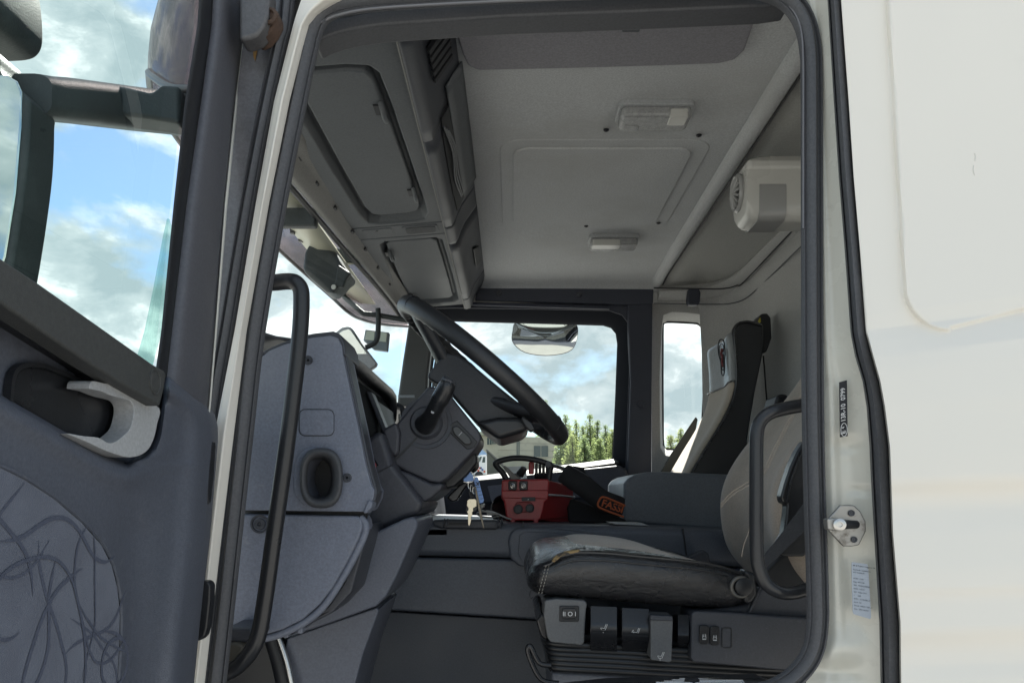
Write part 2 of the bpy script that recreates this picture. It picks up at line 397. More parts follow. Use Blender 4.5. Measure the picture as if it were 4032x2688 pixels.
# rubber strip at the edge of the skin
strip = [(-300, 3236), (0, 3258), (400, 3283), (700, 3303), (1000, 3327), (1312, 3349), (1400, 3366), (1500, 3396), (1600, 3412), (1750, 3423), (1888, 3429), (2143, 3444), (2449, 3462), (2688, 3467), (3000, 3470)]
rows = []
for py in [-300 + i * 25 for i in range(132)]:
    a, b = lerp(strip, py), lerp(edge_panel, py) + 2
    w = b - a
    prof = [(0, .035), (.02, .015), (.10, .006), (.16, .011), (.24, .002), (.45, -.006), (.7, -.006), (.86, -.001), (.93, .004), (1, .014)]
    rows.append([P(a + u * w, py, 1.10 + d) for u, d in prof])
obj('door_edge_seal', loft_me(rows), rubber, truck, angle=60)

# cream jamb between the two seals, with pressed dents
seal_r = [(-300, 3160), (0, 3175), (100, 3205), (510, 3224), (800, 3228), (1500, 3233), (1888, 3240), (2400, 3254), (2500, 3252), (2560, 3230), (2653, 3205), (2800, 3180), (3000, 3170)]
rows = []
for py in [-300 + i * 14 for i in range(236)]:
    a, b = lerp(seal_r, py) - 26, lerp(strip, py) + 14
    row = []
    for k in range(22):
        u = k / 21.0; px = a + (b - a) * u
        Y = 1.185 - .05 * u
        # rounded ridge beside the seal, flat for the sticker, dent for the striker, stepped foot
        Y -= .007 * math.exp(-((u - .28) / .12) ** 2)
        dent = math.exp(-((py - 1760) / 40.0) ** 2) * math.exp(-((u - .55) / .3) ** 2); Y += .008 * dent
        if py > 1780: Y += .006 * min(1, (py - 1780) / 40.0) * math.exp(-((u - .6) / .35) ** 2)
        Y -= .011 * math.exp(-((py - 2550) / 60.0) ** 2) * math.exp(-((u - .45) / .25) ** 2)
        Y += .012 * math.exp(-((py - 2640) / 35.0) ** 2) * math.exp(-((u - .35) / .3) ** 2)
        Y += .006 * math.exp(-((py - 1930) / 14.0) ** 2) * math.exp(-((u - .8) / .2) ** 2)
        Y -= .006 * math.exp(-(((px - 3395) / 25.0) ** 2)) * math.exp(-((py - 1480) / 130.0) ** 2)
        row.append(P(px, py, Y))
    rows.append(row)
obj('door_jamb', loft_me(rows), paint_jamb, truck, 'cream painted door jamb with pressed dents and stickers', angle=80)

# the big seal round the door opening
seal_path = [(830, 2860), (848, 2688), (880, 2400), (912, 2100), (956, 1700), (1003, 1300), (1088, 800), (1167, 400), (1205, 220), (1228, 125), (1262, 62), (1320, 28), (1420, 8), (1620, -8), (2000, -30), (2500, -50), (2900, -52), (3040, -30), (3120, 20), (3168, 95), (3190, 190), (3196, 330), (3197, 800), (3199, 1500), (3206, 1900), (3218, 2300), (3219, 2450), (3200, 2560), (3150, 2640), (3070, 2700), (2960, 2730), (2600, 2745), (1800, 2760)]
sp3 = [P(x, y, 1.165) for x, y in seal_path]
prof = [(-.0150, -.004), (-.0150, .006), (-.0125, .011), (-.0098, .0115), (-.0085, .007), (-.006, .006), (-.004, .013), (.000, .0165), (.005, .0155), (.009, .011), (.0112, .006), (.0135, .008), (.0155, .005), (.0155, -.004)]
sweep('opening_seal', sp3, prof, rubber, truck, res=7, label='grey rubber seal around the driver door opening')

lip_m = mat('seal_lip_highlight', (.17, .17, .185), .4)  # lip paler than the seal: its highlight line is put into the colour
tube('seal_lip', [P(x, y, 1.16) for x, y in ((1262, 92), (1330, 60), (1510, 31), (2000, 4), (2400, -8), (2900, -20))], .0022, lip_m, truck, 8, 5)
tube('seal_lip', [P(x, y, 1.158) for x, y in ((3075, -12), (3128, 50), (3156, 130), (3163, 250), (3163, 500), (3163, 900))], .0016, lip_m, truck, 8, 5)
# stickers on the jamb
st = group_part('approval_sticker', truck, 'black strip sticker with white approval code')
c0, c1, c2, c3 = P(3305, 1504, 1.144), P(3335, 1496, 1.142), P(3338, 1716, 1.140), P(3308, 1721, 1.142)
prism('backing', [c0, c1, c2, c3], (0, .0012, 0), ink_black, st, 0)
yd_ = (c0 - c3).normalized(); xd_ = (c1 - c0).normalized()
text('lettering', '13R-10  0799', P(3329, 1658, 1.1395), yd_, -xd_, 0.0092, ink_white, st, bold=.0001)
text('lettering', 'E', P(3328.5, 1706, 1.1390), yd_, -xd_, 0.0095, ink_white, st, bold=.0002)
text('lettering', '4', P(3325, 1686, 1.1390), yd_, -xd_, 0.0065, ink_white, st)
ring = [P(3323.5 + 12.5 * math.cos(a), 1691 + 26 * math.sin(a), 1.1392) for a in [2 * math.pi * i / 24 for i in range(24)]]
tube('ring_mark', ring, .0005, ink_white, st, 6, 1, True)
sticker_blue = mat('pale_blue_label', (0.42, 0.47, 0.54), 0.4)
sl = group_part('data_label', truck, 'pale blue data label with small black printed lines')
d0, d1, d2, d3 = P(3353, 2211, 1.137), P(3418, 2220, 1.131), P(3431, 2437, 1.129), P(3358, 2415, 1.136)
prism('backing', [d0 * .97 + d1 * .03, d0 * .05 + d1 * .95, d1 * .95 + d2 * .05, d1 * .04 + d2 * .96, d2 * .93 + d3 * .07, d3 * .95 + d2 * .05, d3 * .96 + d0 * .04, d0 * .96 + d3 * .04], (0, .001, 0), sticker_blue, sl, 0)
lx_ = (d1 - d0).normalized(); ly_ = (d0 - d3).normalized()
def on_label(u, v): 
    a = d0 * (1 - u) + d1 * u; b = d3 * (1 - u) + d2 * u; q = a * (1 - v) + b * v
    return q + Vector((0, -.0008, 0))
ink_soft = mat('grey_label_print', (0.10, 0.115, 0.14), 0.6)
for i, (v, s) in enumerate([(.07, 'BIL & Traktor i Vaggeryd AB'), (.15, 'Kontroll / installation'), (.20, 'enl. foreskrift'), (.32, 'MOM  1234'), (.385, 'Reg  APT348'), (.45, 'VIN  YS2R4X20005'), (.515, 'KGM  17210'), (.58, 'R/P  1536-1216'), (.645, 'L     3.05'), (.71, 'KMH  12190 001.6'), (.775, 'km/h  90'), (.84, 'Plomb  MKD 1 AR 62'), (.905, 'Dat.  2021-06-04')]):
    text('lettering', s, on_label(.07, v), lx_, ly_, 0.0028 if i else 0.0026, ink_black if i == 0 else ink_soft, sl, 0.00005)

# striker plate and pin
sk = group_part('door_striker', truck, 'worn octagonal steel striker plate with a bolt and roller')
oct_ = [(3310, 1987), (3362, 1987), (3388, 2010), (3410, 2052), (3411, 2090), (3384, 2145), (3352, 2151), (3322, 2150), (3262, 2086), (3262, 2040)]
plate('plate', oct_, 1.120, .006, galv, sk, .002)
lathe('pin', P(3312, 2064, 1.085), P(3384, 2064, 1.116) - P(3312, 2064, 1.085), [(0, .0068), (.034, .0062), (.04, .0062)], plastic_black, sk, 16)
prism('roller_block', [P(x, y, 1.075) for x, y in ((3257, 2040), (3298, 2039), (3316, 2042), (3322, 2062), (3314, 2090), (3294, 2090), (3260, 2084))], (0, .016, 0), galv, sk, .0025)
lathe('bolt_head', P(3305, 2064, 1.073), (-.25, -1, 0), [(0, .0085), (.004, .0085), (.005, .006), (.005, .0035), (.002, .003), (.002, .0001)], chrome, sk, 18)
for (x, y) in ((3353, 2019), (3363, 2123)):
    lathe('screw', P(x, y, 1.1185), (0, -1, 0), [(0, .0048), (.0015, .0045), (.0015, .003), (.0003, .0025), (.0003, .0001)], plastic_dark, sk, 12)

# ------------------------------------------------------------------ left: hinge pillar, seals, white windscreen pillar
def strip_between(name, left, right, Y, m, bulge=0.0, parent=None, n=8, Y1=None, label=None, y0=-120, y1=2800, step=20, crease=None):
    rows = []; py = y0
    while py <= y1:
        a, b = lerp(left, py), lerp(right, py); row = []
        for k in range(n):
            u = k / (n - 1.0); yy = Y + ((Y1 - Y) * u if Y1 else 0) - bulge * (1 - (2 * u - 1) ** 2)
            if crease is not None: yy -= crease[1] * math.exp(-((u - crease[0]) / .12) ** 2)
            row.append(P(a + (b - a) * u, py, yy))
        rows.append(row); py += step
    return obj(name, loft_me(rows), m, parent or truck, label, angle=80)
white_l = [(-120, 1200), (0, 1186), (60, 1166), (100, 1154), (400, 1079), (800, 1007), (1300, 924), (1700, 846), (2100, 800), (2688, 740), (2900, 722)]
white_r = [(-120, 1560), (-40, 1440), (0, 1352), (30, 1290), (60, 1250), (100, 1218), (200, 1190), (400, 1140), (800, 1060), (1300, 972), (1700, 922), (2100, 874), (2688, 806), (2900, 790)]
strip_between('windscreen_pillar', white_l, white_r, 1.135, paint, .010, Y1=1.15, crease=(.5, .004), n=14, label='white painted windscreen pillar beside the door hinge')
metal_l = [(-120, 985), (100, 966), (400, 930), (800, 888), (1300, 848), (1700, 810), (2900, 700)]
metal_r = [(-120, 1150), (100, 1098), (400, 1036), (800, 950), (1300, 876), (1700, 830), (2900, 720)]
strip_between('hinge_pillar', metal_l, metal_r, 1.16, dirty_metal, .0, label='dirty grey hinge pillar with rust streak', y1=2000)
rp = [(1140, -120), (1121, 100), (1100, 180), (1052, 400), (1012, 600), (976, 800), (932, 1060), (893, 1300), (858, 1500), (838, 1640), (815, 1800)]
prof_h = [(-.0105, -.006), (-.0105, .004), (-.0085, .007), (-.0065, .003), (-.004, .007), (.001, .010), (.004, .007), (.0055, .002), (.0075, .008), (.0095, .007), (.0105, .002), (.0105, -.006)]
sweep('hinge_seal', [P(x, y, 1.145) for x, y in rp], prof_h, rubber, truck, res=6)
sweep('hinge_seal', [P(x - 24, y, 1.150) for x, y in rp], [(-.004, -.004), (-.004, .003), (-.001, .005), (.002, .003), (.003, -.004)], rubber_black, truck, res=6)
hg = group_part('door_hinge', truck, 'rusty upper door hinge with bolt and orange streak')
hinge_m = mat('hinge_steel', (.105, .104, .110), .5, metal=.3, bump=.3, bscale=150, var=.3, vscale=14, dirt=(.07, .05, .04), dscale=20)
plate('hinge_arm', [(940, -60), (1062, -60), (1056, 60), (1040, 110), (1010, 140), (970, 155), (940, 158)], 1.09, .035, hinge_m, hg, .006)
plate('hinge_knuckle', [(1058, 34), (1078, 30), (1094, 44), (1094, 72), (1074, 112), (1048, 142), (1020, 156), (1002, 154), (1010, 140), (1042, 110), (1056, 60)], 1.105, .03, rust, hg, .005)
lathe('hinge_bolt', P(1066, 68, 1.10), (-.2, -1, 0), [(0, .012), (.004, .012), (.006, .008), (.002, .006), (.002, .0001)], rust, hg, 14)
streak = mat('rust_streak', (0.34, 0.19, 0.055), 0.7, var=0.5, vscale=30)
plate('rust_streak', [(1002, 160), (1018, 160), (1014, 185), (1010, 215), (1004, 240), (998, 225), (996, 195)], 1.1578, .001, streak, hg, 0)
# ------------------------------------------------------------------ ceiling, rear wall, far wall
ZC = 0.88
def sheet(name, pts, vec, m, parent, bev=0.0, label=None, seg=3): return prism(name, pts, vec, m, parent, bev, seg, label)
# main lining rolled down at the far side
secs = [(1.20, .80), (1.24, .845), (1.30, .872), (1.40, ZC), (2.2, ZC + .006), (2.95, ZC), (3.08, .874), (3.125, .862), (3.15, .845), (3.165, .825)]
def far_drop(x): return .0
rows = []
for Y, z in crom([Vector((a, b, 0)) for a, b in secs], 4) and [(v.x, v.y) for v in crom([Vector((a, b, 0)) for a, b in secs], 4)]:
    rows.append([W(x, Y, z) for x in (-.16, -.05, .1, .25, .4, .52, .575, .60)])
obj('roof_lining', loft_me(rows), lining, truck, 'grey fabric roof lining', solid=.006, angle=80)
# ridge bar and rear ceiling
ridge = [W(.575 + .012 * (y - 2), y, .868 + (.0 if y < 3.0 else -.01 * (y - 3.0) / .15)) for y in (1.2, 1.6, 2.0, 2.4, 2.8, 3.0, 3.12, 3.17)]
sweep('roof_rib', ridge, [(-.022, .0), (-.014, .010), (0, .0135), (.014, .010), (.022, 0), (.022, -.012), (-.022, -.012)], lining, truck, up=(0, 0, -1), res=4)
rows = []
for Y, dz in ((1.2, -.03), (1.3, 0), (2.0, .0), (2.7, 0), (3.0, -.002), (3.1, -.012), (3.16, -.035)):
    rows.append([W(x, Y, z + dz) for x, z in ((.59, .878), (.68, .882), (.78, .884), (.86, .88), (.90, .872), (.935, .855))])
rear_dark = mat('rear_lining_shaded', (0.42, 0.42, 0.40), 0.9, bump=0.3, bscale=1100, var=0.05, vscale=4)  # same lining darkened: the falloff of light at the rear is in the colour
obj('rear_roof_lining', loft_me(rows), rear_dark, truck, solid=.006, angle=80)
# moulding where the ceiling meets the rear and the far wall
mould = [W(.905, 1.2, .853), W(.905, 2.0, .853), W(.905, 2.80, .853), W(.90, 2.98, .850), W(.865, 3.09, .842), W(.80, 3.135, .832), W(.70, 3.15, .826), W(.60, 3.155, .824)]
sweep('roof_moulding', mould, [(-.03, -.02), (-.03, .006), (.012, .016), (.03, .010), (.03, -.02)], lining_wall, truck, up=(-.5, -.4, -.8), res=5)
sweep('far_header_moulding', [W(x, 3.163, .812) for x in (-.2, 0, .3, .595)], [(-.02, -.01), (-.02, .008), (.0, .014), (.02, .010), (.02, -.01)], lining_wall, truck, up=(0, -1, -.3), res=2)
tube('moulding_gap', [P(x, y, Y) for x, y, Y in ((2574, 1133, 3.115), (2760, 1137, 3.10), (2852, 1136, 3.07), (2900, 1124, 3.02), (2935, 1104, 2.965), (3163, 863, 2.36), (3400, 622, 1.96))], .0028, rubber_black, truck, 6, 4)
tube('cornice_edge', [P(x, y, Y) for x, y, Y in ((2574, 1194, 3.17), (2800, 1198, 3.16), (2880, 1194, 3.10), (2935, 1175, 3.02), (3000, 1120, 2.86), (3163, 962, 2.40), (3400, 745, 1.98))], .0022, plastic_ceiling, truck, 6, 4)
tube('rib_gap', [q + Vector((.024, 0, -.004)) for q in ridge], .0028, rubber_black, truck, 6, 2)
# rear wall (normal -X) with shelf step
rows = []
for z, dx in ((.86, .03), (.845, .0), (.80, .005), (.775, .02), (.74, .022), (.60, .03), (.3, .035), (0, .035), (-.8, .035)):
    rows.append([W(.915 + dx, y, z) for y in (1.2, 1.6, 2.0, 2.4, 2.8, 2.95)] + [W(.905 + dx, 3.03, z), W(.88 + dx, 3.10, z), W(.83 + dx, 3.16, z), W(.76 + dx, 3.20, z)])
obj('rear_wall', loft_me(rows), lining_wall, truck, 'light grey rear cab wall', solid=.008, angle=80)
screw(W(.925, 2.62, .79), (-1, 0, 0), .008, lining_wall, truck)

# far side: light trim round the small rear window, built as a frame with a real opening
def frame_me(outer, inner, Y, depth, Yi=None):
    """outer and inner outlines (same count) in photo pixels; inner edge may sit at another depth"""
    n = len(outer); Yi = Y if Yi is None else Yi
    A = [P(x, y, Y) for x, y in outer]; B = [P(x, y, Yi) for x, y in inner]
    C = [p + Vector((0, depth, 0)) for p in A]; D = [P(x, y, Yi) + Vector((0, depth, 0)) for x, y in inner]
    v = A + B + C + D; f = []
    for i in range(n):
        j = (i + 1) % n
        f += [[i, j, n + j, n + i], [2 * n + i, 3 * n + i, 3 * n + j, 2 * n + j], [n + i, n + j, 3 * n + j, 3 * n + i], [i, 2 * n + i, 2 * n + j, j]]
    return recalc(mesh(v, f))
def match(inner, x0, y0, x1, y1):
    cx, cy = sum(p[0] for p in inner) / len(inner), sum(p[1] for p in inner) / len(inner); out = []
    for x, y in inner:
        dx, dy = x - cx, y - cy; s = 1e9
        if dx > 1e-6: s = min(s, (x1 - cx) / dx)
        if dx < -1e-6: s = min(s, (x0 - cx) / dx)
        if dy > 1e-6: s = min(s, (y1 - cy) / dy)
        if dy < -1e-6: s = min(s, (y0 - cy) / dy)
        out.append((cx + dx * s, cy + dy * s))
    # keep the four corners
    for c in ((x0, y0), (x1, y0), (x1, y1), (x0, y1)):
        k = min(range(len(out)), key=lambda i: (out[i][0] - c[0]) ** 2 + (out[i][1] - c[1]) ** 2); out[k] = c
    return out
win = [(2608, 1300), (2610, 1275), (2628, 1266), (2690, 1268), (2745, 1272), (2764, 1285), (2772, 1320), (2776, 1420), (2774, 1520), (2770, 1600), (2764, 1680), (2745, 1742), (2715, 1762), (2660, 1770), (2625, 1768), (2610, 1750), (2608, 1650), (2607, 1480)]
rim = [(2605, 1290), (2612, 1240), (2645, 1228), (2700, 1230), (2760, 1238), (2792, 1262), (2806, 1320), (2810, 1420), (2808, 1520), (2800, 1600), (2790, 1690), (2768, 1765), (2730, 1795), (2660, 1800), (2618, 1792), (2600, 1762), (2598, 1650), (2597, 1480)]
fw = group_part('far_wall_trim', truck, 'light grey wall trim around the small rear side window')
obj('panel', frame_me(match(rim, 2566, 1120, 3020, 2150), rim, 3.205, .03), lining_wall, fw, angle=50)
obj('window_reveal', frame_me(rim, win, 3.206, .02, 3.29), lining_wall, fw, angle=60)
sweep('window_gasket', [P(x, y, 3.292) for x, y in win], [(-.006, -.004), (-.006, .004), (0, .007), (.006, .004), (.006, -.004)], rubber_black, fw, closed=True, res=3)
obj('window_pane', mesh([P(x, y, 3.30) for x, y in win], [list(range(len(win)))]), clear_glass, fw)
plate('cornice', [(2570, 1128), (2850, 1142), (2930, 1118), (3010, 1060), (3010, 1140), (2900, 1190), (2570, 1192)], 3.185, .03, lining_wall, fw, .004)
plate('coat_hook', [(2712, 1135), (2752, 1135), (2760, 1150), (2757, 1185), (2752, 1200), (2712, 1200), (2707, 1180), (2710, 1150)], 3.085, .035, pillar_dark, fw, .006)

# ------------------------------------------------------------------ passenger door, seen from inside
pd = group_part('passenger_door', truck, 'dark passenger door with window and sill, far side')
open_ = [(1650, 1250), (1790, 1256), (2100, 1264), (2380, 1272), (2412, 1282), (2430, 1304), (2436, 1345), (2432, 1450), (2428, 1560), (2422, 1680), (2416, 1806), (2250, 1824), (2100, 1842), (1950, 1862), (1800, 1880), (1650, 1902), (1650, 1700), (1650, 1480)]
rim2 = [(1640, 1215), (1790, 1212), (2100, 1216), (2400, 1222), (2450, 1240), (2474, 1272), (2482, 1330), (2478, 1450), (2474, 1560), (2470, 1680), (2464, 1840), (2250, 1862), (2100, 1880), (1950, 1898), (1800, 1916), (1640, 1936), (1640, 1700), (1640, 1480)]
obj('window_frame', frame_me(rim2, open_, 3.17, .05, 3.24), mat('matt_black_frame', (.014, .016, .021), .85, spec=.06), pd, angle=60)
obj('inner_panel', frame_me(match(rim2, 1625, 1150, 2510, 2330), rim2, 3.165, .05), pillar_dark, pd, angle=60)
sill_m = mat('sill_cap', (0.035, 0.037, 0.04), 0.45, spec=0.3)
prism('sill_cap', [P(1650, 1902, 3.235), P(2416, 1806, 3.235), P(2436, 1812, 3.165), P(2436, 1822, 3.165), P(1650, 1926, 3.165)], (0, 0, -.006), sill_m, pd, .003)
obj('window_pane', mesh([P(x, y, 3.26) for x, y in open_], [list(range(len(open_)))]), clear_glass, pd)
plate('armrest', [(1850, 1890), (2440, 1830), (2470, 1850), (2480, 1900), (2400, 1960), (1850, 1985)], 3.06, .1, pillar_dark, pd, .012)
plate('pocket_panel', [(1918, 1912), (2060, 1896), (2060, 1995), (1960, 1998), (1935, 1975), (1925, 1940)], 3.055, .02, plastic_blue, pd, .006)
# dark B pillar and header on the far side
bp = group_part('far_pillar_trim', truck, 'dark trim on the far door pillar')
plate('pillar', [(2470, 1180), (2570, 1185), (2567, 1500), (2564, 2120), (2464, 2120), (2470, 1850), (2482, 1500)], 3.15, .04, pillar_dark, bp, .006)
lathe('cover_cap', P(2524, 1590, 3.149), (0, -1, 0), [(0, .018), (.002, .018), (.002, .015), (.001, .013), (.003, .012), (.003, .0001)], pillar_dark, bp, 20)
plate('header', [(1880, 1128), (2574, 1138), (2572, 1196), (2500, 1200), (1870, 1182)], 3.145, .05, pillar_dark, bp, .005)
sweep('header_bead', [P(1860, 1196, 3.15), P(2200, 1206, 3.15), P(2400, 1212, 3.15)], [(-.006, -.01), (-.006, .004), (0, .008), (.006, .004), (.006, -.01)], pillar_dark, bp, res=2)
screw(P(1965, 1154, 3.145), (0, -1, 0), .012, plastic_dark, bp); screw(P(2280, 1160, 3.145), (0, -1, 0), .012, plastic_dark, bp)

# ------------------------------------------------------------------ ceiling fittings
ht = group_part('roof_hatch_cover', truck, 'raised rectangular cover panel on the roof lining')
def zpoly(pts, z): return [W(x, y, z) for x, y in pts]
prism('outer_panel', zpoly(rrect(-.032, 1.905, .503, 2.545, .06, 6), ZC - .0005), (0, 0, .012), lining, ht, .004)
prism('inner_panel', zpoly(rrect(.002, 1.945, .462, 2.495, .045, 6), ZC - .0055), (0, 0, .012), lining, ht, .004)
for (x, y) in ((2387, 517), (2752, 538), (2308, 894), (2593, 882)):
    p = PZ(x, y, ZC - .006); lathe('screw', p + Vector((0, 0, .004)), (0, 0, -1), [(0, .007), (.003, .0066), (.004, .004), (.001, .003), (.001, .0001)], plastic_black, ht, 12)
def dome_lamp(px0, px1, py0, py1, label, lens_right, swit):
    d = group_part('dome_lamp', truck, label)
    a = PZ(px0, py0, ZC - .012); b = PZ(px1, py1, ZC - .012)
    x0, x1 = PZ(px0, py1, ZC - .012).x, PZ(px1, py1, ZC - .012).x; y0, y1 = b.y, a.y
    y0, y1 = min(y0, y1), max(y0, y1); yc = (y0 + y1) / 2
    base = rrect(x0 - .006, yc - .045, x1 + .006, yc + .045, .015, 4)
    prism('base', zpoly(base, ZC - .012), (0, 0, .014), handle_grey, d, .003)
    prism('lens', zpoly(rrect(x0, yc - .038, x1, yc + .038, .014, 4), ZC - .034), (0, 0, .026), clear_lens, d, .008)
    sx0, sx1 = swit
    prism('rocker', zpoly(rrect(x0 + (x1 - x0) * sx0, yc - .041, x0 + (x1 - x0) * sx1, yc + .002, .006, 3), ZC - .0375), (0, 0, .02), white_plastic, d, .003)
    prism('bulb_cover', zpoly(rrect(x0 + (x1 - x0) * lens_right[0], yc + .004, x0 + (x1 - x0) * lens_right[1], yc + .036, .008, 3), ZC - .0355), (0, 0, .01), clear_lens, d, .003)
dome_lamp(2425, 2690, 400, 500, 'larger clear dome lamp on the ceiling near the door', (.06, .3), (.68, .94))
dome_lamp(2313, 2490, 915, 985, 'smaller dome lamp with half frosted lens on the ceiling', (.05, .55), (.03, .62))
# dark fabric shade over the door
sh = group_part('roof_side_shade', truck, 'dark fabric panel on the ceiling above the door')
spts = [PZ(x, y, ZC - .016) for x, y in ((1778, 40), (1792, 130), (1818, 215), (1840, 262), (1880, 282), (2200, 275), (2600, 264), (2830, 255), (2895, 240), (2932, 205), (2962, 120), (2990, 30), (3000, -60), (1770, -60))]
prism('panel', spts, (0, 0, .02), fabric_dark, sh, .007)
tube('roller', [PZ(1790, 92, .845), PZ(2200, 78, .845), PZ(2600, 55, .845), PZ(2985, 38, .845)], .010, fabric_dark, sh, 12, 3)
for x in (2262, 2488):
    a = PZ(x, 82, .838); box('clip', a + Vector((.0, 0, 0)), (.032, .03, .026), plastic_dark, sh, .003); box('clip_insert', a + Vector((.0, -.012, -.004)), (.02, .014, .016), rubber_black, sh, .002)
# inner rail above the door
plate('door_header_rail', [(1225, 150), (1262, 100), (1310, 72), (1510, 34), (2000, 0), (2500, -20), (3060, -60), (3120, 10), (3020, 24), (2510, 47), (2000, 66), (1510, 98), (1400, 114), (1330, 130), (1280, 148), (1240, 168)], 1.20, .05, rubber, truck, .006)

# ------------------------------------------------------------------ white heater unit
he = group_part('cab_heater', truck, 'cream rounded heater unit with chromed louvre on the rear ceiling')
prof_h = [(.70, .005), (.72, -.06), (.725, -.09), (.695, -.135), (.655, -.15), (.62, -.145), (.585, -.12)]
rows = []
sect = [(0.0, .80), (.004, .80)]
def heater_section(x, s):
    c = Vector((x, 1.86, CZ + .735)); out = []
    pts = rrect(-.13, -.075, .13, .075, .05, 6)
    return [c + Vector((0, a * s, b * s)) for a, b in pts]
rows = [heater_section(.545 + dx, s) for dx, s in ((.0, .55), (.002, .80), (.012, .92), (.03, .985), (.06, 1), (.2, 1), (.36, 1))]
rows = []
for px, top_, bot in ((2897, 690, 790), (2899, 655, 822), (2908, 630, 842), (2922, 612, 855), (2950, 602, 860), (3000, 599, 861), (3100, 598, 861), (3300, 598, 861)):
    x = (px - CX) * 1.8 / F + .026; zt = (HY - top_) * 1.8 / F; zb = (HY - bot) * 1.8 / F
    zc, hh = (zt + zb) / 2, (zt - zb) / 2
    rows.append([Vector((x, 1.80 + .055 + a * .055, CZ + zc + b * hh)) for a, b in rrect(-1, -1, 1, 1, .45, 5)])
obj('casing', loft_me(rows, True, True), white_plastic, he, angle=50)
box('upper_lip', P(3090, 640, 1.79) + Vector((0, .06, 0)), (.17, .11, .03), white_plastic, he, .012)
greyp = mat('heater_grey_band', (0.36, 0.36, 0.355), 0.3, coat=0.3)
rows = []
for px in (2990, 2992, 3045, 3094, 3096):
    x = (px - CX) * 1.8 / F; zt = (HY - 702) * 1.8 / F; zb = (HY - 862.5) * 1.8 / F; zc, hh = (zt + zb) / 2, (zt - zb) / 2
    rows.append([Vector((x, 1.855 + a * .0565, CZ + zc + b * hh)) for a, b in rrect(-1, -1, 1, 1, .42, 5)])
obj('band', loft_me(rows, True, True), greyp, he, angle=50)
rows = []
gc = Vector((.538, 1.862, P(2893, 735, 1.82).z))
lathe('louvre', gc + Vector((.012, 0, 0)), (-1, 0, -.05), [(0, .044), (.006, .045), (.012, .040), (.008, .034), (.008, .010), (.014, .008), (.015, .0001)], greyp, he, 28)
for k in range(7):
    a = R(k * 180 / 7); dv = Vector((0, math.cos(a), math.sin(a))) * .035
    tube('louvre_fin', [gc - dv + Vector((.002, 0, 0)), gc + Vector((-.004, 0, 0)), gc + dv + Vector((.002, 0, 0))], .0035, greyp, he, 6, 2)
# ------------------------------------------------------------------ outer roof, floor, front wall: unseen rest of the cab, added to block light
rows = []
for Y, dz in ((1.16, .80), (1.15, .85), (1.17, 1.0), (1.24, 1.10), (1.5, 1.14), (2.2, 1.15), (2.9, 1.14), (3.16, 1.10), (3.23, .90), (3.25, .82), (3.24, .80)):
    rows.append([W(x, Y, min(dz, z) if Y > 1.0 else z) for x, z in ((-.47, .82), (-.44, .90), (-.36, .96), (-.1, 1.2), (.5, 1.2), (1.2, 1.2), (1.6, 1.2))])
obj('cab_roof', loft_me(rows), paint, truck, solid=.01, angle=60)
obj('cab_floor', box_me(W(.15, 2.2, -.80), (1.6, 2.0, .04)), plastic_black, truck)
obj('front_wall', box_me(W(-.72, 2.2, -.45), (.04, 2.0, .9)), plastic_black, truck)
box('far_lower_wall', W(.1, 3.23, -.5), (1.7, .03, .75), pillar_dark, truck, .003)
plate('door_sill', [(2200, 2712), (2400, 2690), (3000, 2672), (3060, 2700), (3060, 2900), (2200, 2900)], 1.24, .05, plastic_black, truck, .01)
scuff = group_part('sill_scuff_plate', truck, 'ribbed bright aluminium scuff plate on the door sill')
prism('plate', [P(2560, 2695, 1.20), P(2700, 2673, 1.27), P(2918, 2672, 1.27), P(2935, 2700, 1.20)], (0, 0, -.01), chrome, scuff, .002)
for k in range(4):
    t = .15 + .22 * k
    tube('rib', [P(2560, 2695, 1.20).lerp(P(2700, 2673, 1.27), t) + Vector((0, 0, .002)), P(2935, 2700, 1.20).lerp(P(2918, 2672, 1.27), t) + Vector((0, 0, .002))], .0025, chrome, scuff, 8, 1)
lathe('bolt', P(2725, 2688, 1.22), (0, 0, 1), [(-.01, .012), (.006, .012), (.009, .008), (.009, .0001)], plastic_black, scuff, 12)

# ------------------------------------------------------------------ overhead console
oc = group_part('overhead_console', truck, 'slate grey overhead storage console above the windscreen')
# rear fascia: lip, sloping face that carries the painted shelf opening
fasc = [(-.193, .765), (-.186, .762), (-.172, .766), (-.165, .778), (-.158, .800), (-.146, .826), (-.128, .852), (-.112, .875), (-.108, .89)]
def fascia_rows(y0, y1, n=8, keep=None):
    return [[W(x, y0 + (y1 - y0) * i / n, z) for x, z in fasc] for i in range(n + 1)]
obj('fascia', loft_me(fascia_rows(1.262, 1.655)), console_dark, oc, solid=.006, angle=70)
obj('fascia', loft_me(fascia_rows(1.659, 2.18)), console_dark, oc, solid=.006, angle=70)
obj('fascia', loft_me(fascia_rows(2.183, 2.33)), console_dark, oc, solid=.006, angle=70)
obj('fascia', loft_me(fascia_rows(2.333, 2.98)), console_dark, oc, solid=.006, angle=70)
obj('fascia', loft_me(fascia_rows(2.983, 3.14)), console_dark, oc, solid=.006, angle=70)
